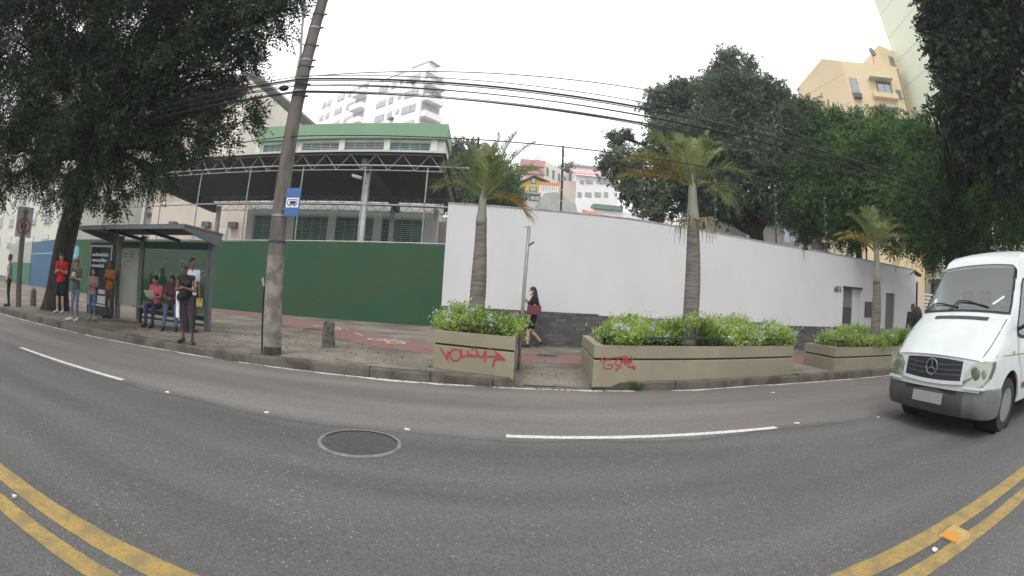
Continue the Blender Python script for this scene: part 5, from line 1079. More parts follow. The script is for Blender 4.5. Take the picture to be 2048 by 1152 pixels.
mb = MB(); onplate(mb, -rad*.55, rad*.1, zc_-.04, zc_+.13, .021, .0225); onplate(mb, rad*.13, rad*.5, zc_-.04, zc_+.07, .021, .0225); onplate(mb, -rad*.5, -rad*.3, zc_-.09, zc_-.045, .021, .0225); onplate(mb, rad*.15, rad*.35, zc_-.09, zc_-.045, .021, .0225); mb.build('truck_pictogram', M_black, t)
mb = MB(); onplate(mb, -rad*.6, rad*.6, zt_-.18, zt_-.13, .021, .0225); mb.build('small_lettering', mat('grey_print', (.2,.2,.2), .8), t)
MB().tube([(mid.x-n_.x*.06,mid.y-n_.y*.06,.12),(mid.x-n_.x*.06,mid.y-n_.y*.06,zt_-.1)], .11, 10).build('post', mat('grey_wood_post', (.12,.115,.10), .9, var=(.07,.065,.06), vscale=4), t)

# ------------------------------------------------------------------ VAN (travels towards -X, front at the left)
VX, VY = 5.42, 3.36
van = thing('van', 'white delivery van with dark grille and bumper driving in at the right edge', 'van', (VX+2.5, VY, 0))
M_vp = mat('white_van_paint', (.56,.60,.60), .35, spec=.4, coat=.3, var=(.52,.56,.56), vscale=1.2, vamt=.4, var2=(.40,.40,.36), v2scale=2.5, v2amt=.22)
M_vgl = clearglass('windscreen_glass', (.82,.93,.91), .17)
M_vgd = glassmat('side_window_glass', (.015,.015,.03), .12, (.8,.85,1))
M_bump = mat('grey_bumper_plastic', (.060,.062,.066), .55, var=(.09,.09,.095), vscale=3)
HW = .965
PR = [(0.04,.93),(.18,1.03),(.36,1.16),(.56,1.29),(.78,1.41),(.84,1.44),(.90,1.50),(1.02,1.64),(1.16,1.80),(1.32,1.98),(1.44,2.12),(1.50,2.19),(1.60,2.28),(1.78,2.36),(2.05,2.41),(2.6,2.44),(3.6,2.45),(4.7,2.43),(4.95,2.36),(5.02,2.2)]
def ztop_v(x): return float(np.interp(x, [p[0] for p in PR], [p[1] for p in PR]))
def hw_v(x): return HW*float(np.interp(x, [.04,.1,.2,.4,.7,1.0,4.6,5.02], [.86,.905,.94,.972,.99,1,1,.965]))
def bow(x): return float(np.interp(x, [0,.5,.84,1.6,2.2], [.17,.13,.11,.05,0]))       # front surfaces are bowed in plan
def crown(x): return float(np.interp(x, [0,.4,.84,1.5,2.2], [.05,.07,.05,.05,.05]))
def topw(x): return float(np.interp(x, [0,.84,1.0,1.5,2.0,5.02], [.93,.92,.905,.80,.79,.79]))   # width of the upper edge relative to hw
def sect(x):
    """right half section from sill to roof centre: list of (y, z)"""
    h = hw_v(x); zt = ztop_v(x); zb = min(1.06, zt-.10); tw_ = h*topw(x); e = .07 if x > 1.45 else .035
    P = [(h*.97,.34),(h,.45),(h,.72),(h*.997,max(.78, zb-.12)),(h*.985,zb)]
    for f in (.33,.66): P.append((h*.985+(tw_-h*.985)*f*1.0+.012*math.sin(math.pi*f), zb+(zt-e-zb)*f))
    P.append((tw_, zt-e)); P.append((tw_-e*.45, zt-e*.28)); P.append((tw_-e*1.5, zt-.0))
    for f in (.66,.33,0): P.append(((tw_-e*1.5)*f, zt+crown(x)*(1-f*f)*.6))
    return P
def vpt(x, y, z): 
    return (VX+x+bow(x)*(min(abs(y)/HW, 1.0))**2.2, VY+y, z)
xsv = [p[0] for p in PR]; xsv = sorted(set(xsv+[.28,.46,.66,.96,1.09,1.24,1.38,2.3,3.1,4.2])); V = []; F = []
ns = len(sect(.5)); ring = 2*ns-1
for x in xsv:
    s = sect(x); row = [(-y, z) for y, z in s]+[(y, z) for y, z in reversed(s[:-1])]
    V += [vpt(x, y, z) for y, z in row]
for i in range(len(xsv)-1):
    for j in range(ring-1): F.append((i*ring+j, i*ring+j+1, (i+1)*ring+j+1, (i+1)*ring+j))
    F.append((i*ring+ring-1, i*ring, (i+1)*ring, (i+1)*ring+ring-1))
F.append(tuple(range(ring))[::-1]); F.append(tuple((len(xsv)-1)*ring+j for j in range(ring)))
bmb = MB().add(V, F)
me = bpy.data.meshes.new('body'); me.from_pydata([(a-van.location.x, b-van.location.y, c) for a, b, c in bmb.v], [], bmb.f); me.update()
bmx = bmesh.new(); bmx.from_mesh(me); bmesh.ops.recalc_face_normals(bmx, faces=bmx.faces); bmx.to_mesh(me); bmx.free()
body = bpy.data.objects.new('body', me); C.objects.link(body); body.parent = van; me.materials.append(M_vp)
WX = (.98, 4.0); WR = .345
cut = MB()
for wx in WX:
    for s in (-1, 1): cut.tube([(VX+wx,VY+s*.55,.36),(VX+wx,VY+s*1.2,.36)], .43, 32)
co = cut.build('cut', M_black)
md = body.modifiers.new('b', 'BOOLEAN'); md.operation = 'DIFFERENCE'; md.object = co; md.solver = 'EXACT'
bpy.context.view_layer.update(); dg = bpy.context.evaluated_depsgraph_get(); dg.update()
me2 = bpy.data.meshes.new_from_object(body.evaluated_get(dg)); body.modifiers.clear(); body.data = me2; me2.name = 'body'; bpy.data.objects.remove(co)
me2.polygons.foreach_set('use_smooth', [True]*len(me2.polygons))
bmw = bmesh.new(); bmw.from_mesh(me2); o_ = van.location
bmesh.ops.delete(bmw, geom=[f for f in bmw.faces if 1.50 < f.calc_center_median().z < 2.12 and abs(f.normal.x) > .4 and abs(f.normal.z) > .25 and abs(f.calc_center_median().y) < .80 and f.calc_center_median().x+o_.x-VX < 1.75], context='FACES'); bmw.to_mesh(me2); bmw.free()
me2.polygons.foreach_set('use_smooth', [True]*len(me2.polygons))
try: me2.set_sharp_from_angle(angle=R(32))
except Exception: pass
if not me2.materials: me2.materials.append(M_vp)
for s in (-1, 1):
    for wx in WX: MB().tube([(VX+wx,VY+s*.56,.36),(VX+wx,VY+s*.93,.36)], .427, 32, cap=False).tube([(VX+wx,VY+s*.555,.36),(VX+wx,VY+s*.565,.36)], .427, 32).build('wheel_arch', M_black, van)
def wheel(wx, s):
    yo = VY+s*.93; yi = VY+s*.72; c = (VX+wx, yo, WR); t = None
    P = []; 
    def ringm(rs, m, nm, par):
        mb = MB(); n = 36; V = []; F = []
        for r, y in rs: V += [(c[0]+r*math.cos(2*math.pi*i/n), y, c[2]+r*math.sin(2*math.pi*i/n)) for i in range(n)]
        for j in range(len(rs)-1): F += [(j*n+i, j*n+(i+1)%n, (j+1)*n+(i+1)%n, (j+1)*n+i) for i in range(n)]
        F += [tuple(range(n)), tuple((len(rs)-1)*n+i for i in range(n))]
        return mb.add(V, F).build(nm, m, par, smooth=False)
    w_ = ringm([(.335,yi),(WR,yi+s*.03),(WR,yo-s*.03),(.33,yo-s*.004),(.22,yo-s*.004)], M_black, 'wheel', van)
    rim = ringm([(.215,yo-s*.002),(.20,yo-s*.03),(.11,yo-s*.045),(.09,yo-s*.005),(.03,yo)], mat('dull_steel_rim', (.20,.20,.205), .5, var=(.1,.1,.1), vscale=9), 'rim', w_)
for wx in WX:
    for s in (-1, 1): wheel(wx, s)
def patch(name, xs, ys, m, off=.006, parent=van, zf=None):        # sheet following the top surface, lifted along it
    V = []; F = []
    for x in xs:
        h = hw_v(x)*topw(x)-.07*1.5 if x > 1.45 else hw_v(x)*topw(x)-.052
        for f in ys:
            y = f*h; z = ztop_v(x)+crown(x)*(1-f*f)*.6; p = vpt(x, y, z); sl = (ztop_v(x+.02)-ztop_v(x-.02))/.04; n_ = Vector((-sl, 0, 1)).normalized(); V.append(Vector(p)+n_*off)
    k = len(ys)
    for i in range(len(xs)-1):
        for j in range(k-1): F.append((i*k+j, (i+1)*k+j, (i+1)*k+j+1, i*k+j+1))
    return MB().add(V, F).build(name, m, parent, smooth=True)
fy = [-1+.1*i for i in range(21)]
for xs_, ff_ in [([.878,.89,.912], [1.035*f for f in fy]), ([1.446,1.46,1.478], [1.035*f for f in fy]), ([.885,.9,1.02,1.16,1.32,1.44,1.475], [.955,.99,1.035]), ([.885,.9,1.02,1.16,1.32,1.44,1.475], [-1.035,-.99,-.955])]:
    patch('windscreen_seal', xs_, ff_, M_black, .006 if len(ff_) > 3 else .008)
ws = patch('windscreen', [.90,1.02,1.16,1.32,1.44,1.462], [f*.985 for f in fy], M_vgl, .013)
MG = mat('cabin_grey_trim', (.10,.10,.105), .8)
MB().add([(VX+.98,VY-.84,1.30),(VX+.98,VY+.84,1.30),(VX+1.22,VY+.84,1.40),(VX+1.22,VY-.84,1.40),(VX+1.42,VY+.84,1.30),(VX+1.42,VY-.84,1.30)],[(0,1,2,3),(3,2,4,5)]).build('dashboard', MG, van)
MB().box((VX+2.25,VY-.88,.6),(VX+2.28,VY+.88,2.36)).build('bulkhead', mat('cabin_pale_trim', (.40,.41,.41), .8), van)
for yy in (-.45, .12, .52): MB().box((VX+1.95,VY+yy-.22,.9),(VX+2.08,VY+yy+.22,1.62)).box((VX+1.97,VY+yy-.11,1.66),(VX+2.05,VY+yy+.11,1.86)).build('seat', mat('seat_grey_cloth', (.05,.05,.055), .9), van, bevel=.03)
MB().tube([(VX+1.48+.1*math.sin(2*math.pi*k/20)*.5,VY+.42+.20*math.cos(2*math.pi*k/20),1.42+.17*math.sin(2*math.pi*k/20)) for k in range(21)], .014, 6).build('steering_wheel', M_black, van)
patch('cowl_vent', [.715,.79], [f*.62-.02 for f in fy], mat('dark_vent', (.035,.035,.05), .6), .008)
def wp(x, f, off=.03): h = hw_v(x)*topw(x)-.052; z = ztop_v(x)+crown(x)*(1-f*f)*.6; return Vector(vpt(x, f*h, z))+Vector((-.6,0,.6)).normalized()*off
for (x0, f0, x1, f1, x2, f2) in [(.88,.35,.99,.0,.93,-.55),(.885,.95,.97,.62,.92,.15)]:
    MB().tube([wp(x0,f0),wp(x1,(f0+f1)/2,.035),wp(x1,f1,.035),wp(x2,f2,.025)], .011, 6).build('wiper', M_black, van)
# paper and sticker behind the windscreen glass, seen as pale marks
mb = MB(); ribbon(mb, [wp(.97,-.62,.016)-Vector((.0,0,0)), wp(1.07,-.84,.016)], .05, Vector((-1,0,1)), off=0); mb.build('dashboard_paper', mat('pale_paper', (.55,.6,.62), .6), van)
mb = MB(); ribbon(mb, [wp(.95,.80,.016), wp(1.05,.84,.016)], .06, Vector((-1,0,1)), off=0); mb.build('permit_sticker', mat('mint_sticker', (.45,.62,.56), .6), van)
# bonnet edges
for f in (-1, 1):
    mb = MB(); ribbon(mb, [wp(x, f*(1.0), .004) for x in (.10,.25,.45,.65,.80)], .012, Vector((-.5,f*.3,.8))); mb.build('bonnet_gap', M_dark, van)
# front: grille, surround, emblem, headlights
def fx(y, z): # x of the nose surface
    b = bow(.04)*(min(abs(y)/HW,1))**2.2; return VX+.04+b+.02-(.93-z)*.18
def nose(name, pts, m, d=.03, back=.06, parent=van):               # outline in (y,z) extruded over the nose curve
    yc = sum(p[0] for p in pts)/len(pts); zc = sum(p[1] for p in pts)/len(pts)
    n = len(pts); V = [(fx(y,z)-d, VY+y, z) for y, z in pts]+[(fx(y,z)+back, VY+y, z) for y, z in pts]+[(fx(yc,zc)-d, VY+yc, zc)]
    F = [(i,(i+1)%n,2*n) for i in range(n)]+[((i+1)%n,i,n+i,n+(i+1)%n) for i in range(n)]
    return MB().add(V, F).build(name, m, parent)
def gridnose(name, y0, y1, zlo, zhi, m, d, back=.08, n=16, parent=van):   # strip between two z curves
    V = []; F = []
    for i in range(n+1):
        y = y0+(y1-y0)*i/n; a, b = zlo(y), zhi(y); V += [(fx(y,a)-d,VY+y,a),(fx(y,b)-d,VY+y,b),(fx(y,b)+back,VY+y,b),(fx(y,a)+back,VY+y,a)]
    for i in range(n): k = 4*i; F += [(k,k+4,k+5,k+1),(k+1,k+5,k+6,k+2),(k+2,k+6,k+7,k+3),(k+3,k+7,k+4,k)]
    F += [(0,1,2,3),(4*n+3,4*n+2,4*n+1,4*n)]
    return MB().add(V, F).build(name, m, parent)
gt = lambda y: .925-.03*(abs(y)/.6)**2; gb = lambda y: .66+.03*(abs(y)/.6)**2
gridnose('nose_panel', -.80, .80, lambda y: .56, lambda y: .945-.06*(abs(y)/.8)**3, M_vp, .012)
gr = gridnose('grille', -.50, .50, gb, gt, mat('dark_grille', (.018,.02,.028), .4), .035)
for k in range(3): gridnose('grille_slat', -.49, .49, lambda y, k=k: gb(y)+(k+1)*.06, lambda y, k=k: gb(y)+(k+1)*.06+.012, M_bump, .043, .03, parent=gr)
gridnose('grille_surround', -.54, .54, lambda y: gb(y)-.045, lambda y: gb(y)-.003, M_vp, .045)
for s in (-1, 1): gridnose('grille_surround', s*.502, s*.545, lambda y: gb(y), lambda y: gt(y), M_vp, .045)
for s in (-1, 1):
    hl = [(.565,.80),(.50,.665),(.56,.64),(.70,.625),(.83,.645),(.90,.73),(.93,.84),(.93,.925),(.80,.93),(.66,.895)]
    h_ = nose('headlight', [(s*y, z) for y, z in hl][::-s], glassmat('headlight_lens', (.12,.14,.10), .26, (.9,.95,.85), .12), .03, .12)
    MB().ell((fx(s*.70,.78)-.035, VY+s*.70, .78), (.012,.085,.085), 16, 8).build('lamp_bowl', mat('lamp_reflector', (.24,.25,.21), .3, metal=.5), h_, smooth=True)
    MB().ell((fx(s*.83,.78)-.033, VY+s*.83, .78), (.012,.045,.06), 12, 8).build('indicator', mat('indicator_lens', (.30,.30,.22), .3), h_, smooth=True)
    gridnose('headlight_trim', s*.56, s*.87, lambda y: .595, lambda y: .63, M_vp, .045)
em = MB(); R_ = .098; ec = (fx(0,.80)-.055, VY, .81); em.tube([(ec[0]-.0,ec[1]+R_*math.cos(2*math.pi*k/28),ec[2]+R_*math.sin(2*math.pi*k/28)) for k in range(29)], .011, 8)
for a in (90, 210, 330): em.tube([ec,(ec[0],ec[1]+R_*math.cos(R(a)),ec[2]+R_*math.sin(R(a)))], [.014,.005], 6)
em.build('emblem', mat('dull_chrome', (.22,.23,.25), .3, metal=.6), van, smooth=True)
MB().tube([(ec[0]+.02,ec[1],ec[2]),(ec[0]+.035,ec[1],ec[2])], .112, 28).build('emblem_back', M_black, van)
# bumper: wraps round the nose to the wheel arch
V = []; F = []; prof = [(.60,-.02),(.585,.045),(.50,.075),(.40,.07),(.30,.045),(.24,.0),(.26,-.12),(.58,-.12)]
path = []
for i in range(25):
    y = -.84+1.68*i/24; path.append((.06+bow(.04)*(abs(y)/HW)**2.2, y))
path = [(.56,-.955),(.40,-.955),(.30,-.945)]+path+[(.30,.945),(.40,.955),(.56,.955)]
k = len(prof)
for i, (x, y) in enumerate(path):
    a, b = path[max(i-1,0)], path[min(i+1,len(path)-1)]; t_ = Vector((b[0]-a[0], b[1]-a[1])).normalized(); nrm = Vector((-t_.y, t_.x)); nrm = nrm if nrm.x*1+0 < 0 or abs(nrm.x) < .3 else -nrm
    if y < 0 and nrm.y > 0 and abs(nrm.x) < .5: nrm = -nrm
    if y > 0 and nrm.y < 0 and abs(nrm.x) < .5: nrm = -nrm
    if nrm.x > .3: nrm = -nrm
    for z, o in prof: q = (x+nrm.x*o, y+nrm.y*o*.5); V.append((VX+q[0], VY+q[1], z))
for i in range(len(path)-1):
    for j in range(k): F.append((i*k+j, i*k+(j+1)%k, (i+1)*k+(j+1)%k, (i+1)*k+j))
F += [tuple(range(k)), tuple((len(path)-1)*k+j for j in reversed(range(k)))]
bo_ = MB().add(V, F).build('front_bumper', M_bump, van, smooth=True)
bo_.data.materials.append(mat('reflection_light_grey', (.14,.145,.15), .5, var=(.09,.095,.10), vscale=4, vamt=.7))  # reflection on the near bumper corner, put into the colour as lighter grey
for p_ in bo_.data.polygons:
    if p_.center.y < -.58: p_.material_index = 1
try: bo_.data.set_sharp_from_angle(angle=R(40))
except Exception: pass
MB().box((VX-.06,VY-.26,.37),(VX-.032,VY+.26,.50)).build('number_plate', mat('blank_grey_plate', (.30,.31,.32), .5), van)
MB().box((VX+.0,VY-.45,.515),(VX+.02,VY+.45,.56)).build('bumper_slot', M_dark, van)
# side: door window, seams, mirrors, rub strip, indicator
def sidept(x, z, s, off=.008):
    sct = sect(x); ys_ = [p[0] for p in sct[:8]]; zs2 = [p[1] for p in sct[:8]]; y = float(np.interp(z, zs2, ys_)); return (VX+x+bow(x)*min(1,(y/HW))**2.2, VY+s*(y+off), z)
def sidepatch(name, outline_lo, outline_hi, s, m, off=.008, n=10, parent=van):
    V = []; F = []
    for i in range(n+1):
        x = outline_lo[0][0]+(outline_lo[-1][0]-outline_lo[0][0])*i/n
        zl = float(np.interp(x, [p[0] for p in outline_lo], [p[1] for p in outline_lo])); zh = float(np.interp(x, [p[0] for p in outline_hi], [p[1] for p in outline_hi]))
        for j in range(5): V.append(sidept(x, zl+(zh-zl)*j/4, s, off))
    for i in range(n):
        for j in range(4): F.append((i*5+j, (i+1)*5+j, (i+1)*5+j+1, i*5+j+1))
    return MB().add(V, F).build(name, m, parent, smooth=True)
for s in (-1, 1):
    sidepatch('door_window', [(1.10,1.25),(1.30,1.22),(1.98,1.22)], [(1.10,1.34),(1.30,1.58),(1.62,1.95),(1.98,1.98)], s, M_vgd, .012)
    sidepatch('window_seal', [(1.04,1.21),(1.30,1.18),(2.02,1.18)], [(1.04,1.32),(1.26,1.60),(1.60,1.99),(2.02,2.02)], s, M_black, .006)
    for x in (2.1,): 
        mb = MB(); ribbon(mb, [sidept(x, z, s, .004) for z in (.5,.8,1.06,1.4,1.8,2.15)], .012, (0,s,0)); mb.build('door_gap', M_dark, van)
    mb = MB(); ribbon(mb, [sidept(x, z, s, .004) for x, z in ((1.12,1.2),(1.10,1.0),(1.2,.9),(1.36,.75),(1.42,.5))], .010, (0,s,0)); mb.build('door_gap', M_dark, van)
    mb = MB(); ribbon(mb, [sidept(x, .98-.02*x*0, s, .004) for x in (.24,.5,.8,1.1,1.6,2.1,3,4,4.9)], .012, (0,s,0)); mb.build('waist_groove', mat('shaded_groove', (.2,.2,.2), .8), van)
    sidepatch('side_lamp', [(.86,.985),(.93,.985)], [(.86,1.03),(.93,1.03)], s, mat('amber_reflector', (.5,.2,.03), .3), .012, 2)
    sidepatch('rub_strip', [(1.46,.52),(3.5,.52)], [(1.46,.60),(3.5,.60)], s, M_bump, .014)
    mr = MB().ell((VX+1.16, VY+s*1.16, 1.42), (.07,.12,.17), 14, 10).build('mirror', M_black, van, smooth=True)
    MB().tube([(VX+1.18,VY+s*.93,1.30),(VX+1.17,VY+s*1.08,1.36)], .025, 8).build('mirror_arm', M_black, mr)
MB().box((VX+.5,VY-.6,.28),(VX+4.8,VY+.6,.345)).build('underbody', M_black, van)

# ------------------------------------------------------------------ PEOPLE
SK1 = mat('light_brown_skin', (.36,.20,.135), .6); SK2 = mat('brown_skin', (.17,.085,.055), .6); SK3 = mat('pale_skin', (.48,.30,.22), .6)
HAIR = mat('black_hair', (.012,.010,.009), .5); EYE = mat('eye_dark', (.01,.01,.01), .3); LIP = mat('lips', (.25,.09,.08), .6)
def fabric(name, c, v=None): return mat(name, c, .9, var=v or tuple(x*.65 for x in c), vscale=7, vamt=.5, bump=.3, bscale=60)
SHOEW = fabric('white_shoe', (.65,.65,.65)); SHOEB = fabric('black_shoe', (.02,.02,.02))
def person(label, loc, rz, H, skin, P=None, shirt=None, legs=None, shoes=SHOEB, hair='short', cap_=None, mask=None, sleeve='short', legl='long', dress=None, female=False, slim=1.0, group=None):
    """joints in a 1.70 m figure facing +Y, x to its left is negative"""
    J = dict(pel=(0,0,.92), waist=(0,.01,1.08), chest=(0,.01,1.27), neck=(0,0,1.44), head=(0,.025,1.59),
             shL=(-.17,0,1.39), shR=(.17,0,1.39), elL=(-.22,-.02,1.12), elR=(.22,-.02,1.12), wrL=(-.22,.08,.88), wrR=(.22,.08,.88),
             hiL=(-.085,0,.90), hiR=(.085,0,.90), knL=(-.10,.03,.49), knR=(.10,.03,.49), anL=(-.11,0,.09), anR=(.11,0,.09), toL=(-.13,.17,.03), toR=(.13,.17,.03))
    if P: J.update(P)
    k = H/1.70; j = {a: Vector(b)*k for a, b in J.items()}
    t = thing('person', label, 'person', loc, group, rz)
    if abs(rz) < 1e-6: t.rotation_euler.z = 1e-4
    w_ = slim*k*(.92 if female else 1)
    def torso(mb, g=0, z_from='pel', hem=0):
        up_ = j['neck']-j['pel']; seq = [('pel',.155,.105),('waist',.125,.09),('chest',.155,.11)]
        mb.ell(j['pel'], ((.165+g)*w_, (.115+g)*w_, (.12+g*.5)*k)); mb.cap(j['pel'], j['waist'], (.125+g)*w_, (.11+g)*w_); mb.ell(j['waist'], ((.14+g)*w_, (.10+g)*w_, .13*k))
        mb.cap(j['waist'], j['chest'], (.105+g)*w_, (.115+g)*w_); mb.ell(j['chest'], ((.165+g)*w_, (.115+g)*w_, .15*k))
        mb.cap(j['shL'], j['shR'], (.058+g)*w_, (.058+g)*w_); mb.cap(j['chest']+Vector((-.09*k,0,.05*k)), j['shL'], (.09+g)*w_, (.06+g)*w_); mb.cap(j['chest']+Vector((.09*k,0,.05*k)), j['shR'], (.09+g)*w_, (.06+g)*w_)
        if female: 
            for s in (-1, 1): mb.ell(j['chest']+Vector((s*.07*k,.085*k,-.02*k)), ((.06+g)*k,)*3)
        if hem: mb.cap(j['pel'], j['pel']+Vector((0,0,-hem)), (.15+g)*w_, (.15+g)*w_)
    b = MB(); torso(b)
    b.cap(j['chest']+Vector((0,0,.1*k)), j['neck'], .075*k, .052*k); b.cap(j['neck'], j['head']+Vector((0,0,-.04*k)), .05*k, .048*k)
    hd = (j['head']-j['neck']).normalized(); hq = Vector((0,0,1)).rotation_difference(hd).to_matrix() if J['head'] != (0,.025,1.59) else Matrix.Identity(3)
    hp = lambda x, y, z: j['head']+hq@(Vector((x,y,z))*k)
    b.ell(hp(0,0,.02), (.075*k,.093*k,.105*k), 16, 12, hq); b.ell(hp(0,.03,-.05), (.055*k,.06*k,.065*k), 14, 10, hq); b.ell(hp(0,.095,-.01), (.014*k,.018*k,.024*k), 8, 6, hq)
    for s in (-1, 1): b.ell(hp(s*.077,-.005,.0), (.010*k,.02*k,.03*k), 8, 6, hq)
    for s, S in ((-1,'L'),(1,'R')):
        b.cap(j['sh'+S], j['el'+S], .047*w_, .038*w_); b.cap(j['el'+S], j['wr'+S], .038*w_, .025*w_)
        d = (j['wr'+S]-j['el'+S]).normalized(); side = d.cross(Vector((s,0,.2))).normalized(); nrm = d.cross(side)
        pc = j['wr'+S]+d*.05*k; b.cap(j['wr'+S], pc, .024*k, .027*k); b.cap(pc-side*.018*k, pc+side*.018*k, .017*k, .017*k)
        for q, (o_, L_) in enumerate([(-.028,.066),(-.010,.078),(.009,.074),(.027,.058)]):
            f0 = pc+side*o_*k+d*.022*k; f1 = f0+d*L_*.5*k+nrm*.008*k*s; f2 = f1+(d*.8+nrm*.6*s).normalized()*L_*.5*k; b.cap(f0, f1, .0095*k, .0085*k, 6); b.cap(f1, f2, .0085*k, .007*k, 6)
        th = pc-side*.03*k-d*.02*k; b.cap(th, th-side*.02*k+d*.03*k+nrm*.01*k, .011*k, .009*k, 6); b.cap(th-side*.02*k+d*.03*k+nrm*.01*k, th-side*.022*k+d*.06*k+nrm*.018*k, .009*k, .0075*k, 6)
        b.cap(j['hi'+S], j['kn'+S], .085*w_, .055*w_); b.cap(j['kn'+S], j['kn'+S]+(j['an'+S]-j['kn'+S])*.35, .053*w_, .054*w_); b.cap(j['kn'+S]+(j['an'+S]-j['kn'+S])*.35, j['an'+S], .054*w_, .034*k)
        b.cap(j['an'+S]+Vector((0,0,-.04*k)), j['to'+S], .034*k, .028*k)
    meshobj('body', remesh(b, .0085, 2), skin, t)
    for s in (-1, 1):
        e = MB().ell((0,0,0), .0105*k, 8, 6); me_ = bpy.data.meshes.new('eye'); me_.from_pydata([tuple(hp(s*.03,.088,.015)+Vector(v)) for v in e.v], [], e.f); meshobj('eye', me_, EYE, t)
    if not mask:
        e = MB().ell((0,0,0), (.022*k,.008*k,.007*k), 10, 6); me_ = bpy.data.meshes.new('mouth'); me_.from_pydata([tuple(hp(0,.091,-.055)+Vector(v)) for v in e.v], [], e.f); meshobj('mouth', me_, LIP, t)
    else:
        m_ = MB().ell(hp(0,.045,-.04), (.064*k,.062*k,.058*k), 14, 10, hq); meshobj('face_mask', remesh(m_, .008, 1), mask, t)
    if shirt and not dress:
        m_ = MB(); torso(m_, .014, hem=.04*k)
        for S in 'LR':
            e_ = j['sh'+S]+(j['el'+S]-j['sh'+S])*(.62 if sleeve == 'short' else 1); 
            if sleeve != 'none': m_.cap(j['sh'+S], e_, .064*w_, .056*w_)
            if sleeve == 'long': m_.cap(j['el'+S], j['wr'+S], .052*w_, .036*w_)
        meshobj('shirt', cut_below(remesh(m_, .012, 2), min(j['pel'].z-.055*k, j['wrL'].z-.02 if False else 9)), shirt, t)
    if dress:
        m_ = MB(); torso(m_, .013); n_ = 8
        for S in 'LR':
            m_.cap(j['hi'+S], j['hi'+S]+(j['kn'+S]-j['hi'+S])*.72, .118*w_, .112*w_); 
            m_.cap(j['sh'+S], j['sh'+S]+(j['el'+S]-j['sh'+S])*.6, .06*w_, .052*w_)
        m_.cap(j['pel'], (j['hiL']+j['hiR']+ (j['knL']+j['knR']-j['hiL']-j['hiR'])*.7)/2, .14*w_, .13*w_)
        meshobj('dress', remesh(m_, .012, 3), dress, t)
    if legs:
        m_ = MB(); m_.ell(j['pel']+Vector((0,0,-.05*k)), (.175*w_, .125*w_, .10*k))
        for S in 'LR':
            if legl == 'long': m_.cap(j['hi'+S], j['kn'+S], .098*w_, .068*w_); m_.cap(j['kn'+S], j['an'+S]+Vector((0,0,.03*k)), .068*w_, .052*w_)
            elif legl == 'tight': m_.cap(j['hi'+S], j['kn'+S], .09*w_, .060*w_); m_.cap(j['kn'+S], j['kn'+S]+(j['an'+S]-j['kn'+S])*.35, .059*w_, .060*w_); m_.cap(j['kn'+S]+(j['an'+S]-j['kn'+S])*.35, j['an'+S]+Vector((0,0,.04*k)), .058*w_, .04*w_)
            else: m_.cap(j['hi'+S], j['hi'+S]+(j['kn'+S]-j['hi'+S])*.85, .102*w_, .092*w_)
        meshobj('shorts' if legl == 'short' else 'trousers', remesh(m_, .012, 2), legs, t)
    for S in 'LR':
        m_ = MB(); a, e = j['an'+S], j['to'+S]; fl_ = Vector((e.x-a.x, e.y-a.y, 0)); fl_ = fl_.normalized() if fl_.length > .01 else Vector((0,1,0)); low = Vector((0,0,-.045*k))
        d_ = (e-(a+low)); m_.cap(a+low-d_*.22, e, .042*k, .036*k); m_.cap(a+low+d_*.3, e+d_*.18, .044*k, .034*k)
        m_.cap(a+low-d_*.15, a+Vector((0,0,-.01)), .042*k, .042*k)
        meshobj('shoe', remesh(m_, .01, 1), shoes, t)
    m_ = MB()
    if hair in ('short','bun'): m_.ell(hp(0,-.012,.045), (.082*k,.096*k,.092*k), 14, 10, hq); m_.ell(hp(0,-.045,.0), (.07*k,.06*k,.08*k), 12, 8, hq)
    if hair == 'bun': m_.ell(hp(0,-.10,.08), (.045*k,)*3)
    if hair == 'long': m_.ell(hp(0,-.015,.045), (.086*k,.098*k,.092*k), 14, 10, hq); m_.cap(hp(0,-.05,.0), hp(0,-.095,-.38), .075*k, .06*k); m_.cap(hp(-.03,-.04,-.02), hp(-.03,-.08,-.33), .06*k, .04*k)
    if hair: meshobj('hair', remesh(m_, .011, 1), HAIR, t)
    if cap_:
        m_ = MB(); m_.ell(hp(0,-.005,.065), (.09*k,.102*k,.078*k), 14, 10, hq); m_.ell(hp(0,.11,.055), (.07*k,.07*k,.012*k), 12, 6, hq); meshobj('cap', remesh(m_, .009, 1), cap_, t)
    t['_k'] = k; return t, j
def held(name, label, cat, t, mb_local, m, bevel=0, vox=None):          # a thing carried by a person, placed in world space
    M = Matrix.Translation(t.location)@Matrix.Rotation(t.rotation_euler.z, 4, 'Z'); c = M@Vector(mb_local.v[0])
    o = MB(); o.v = [tuple(M@Vector(v)) for v in mb_local.v]; o.f = mb_local.f
    if vox: me_ = remesh(o, vox, 1); me_.name = name; me_.materials.append(m); ob = bpy.data.objects.new(name, me_); C.objects.link(ob)
    else: ob = o.build(name, m, None, bevel=bevel)
    return tag(ob, label, cat)
def phone(t, j, S, label):
    w1 = j['wr'+S]+(j['wr'+S]-j['el'+S]).normalized()*.075; held('phone', label, 'phone', t, MB().obox(w1+Vector((-.035,0,-.01)), (.07,0,0), (0,.05,.12), (0,-.008,.004)), M_black)
SW = .162
PH = dict(elL=(-.21,.02,1.13), elR=(.21,.02,1.13), wrL=(-.06,.24,1.20), wrR=(.07,.24,1.18))
t, j = person('person in a grey top and dark trousers standing at the far left edge', (-14.6,7.6,SW), R(150), 1.55, SK2, None, fabric('pale_grey_cloth', (.28,.29,.32)), fabric('black_trousers', (.015,.016,.018)))
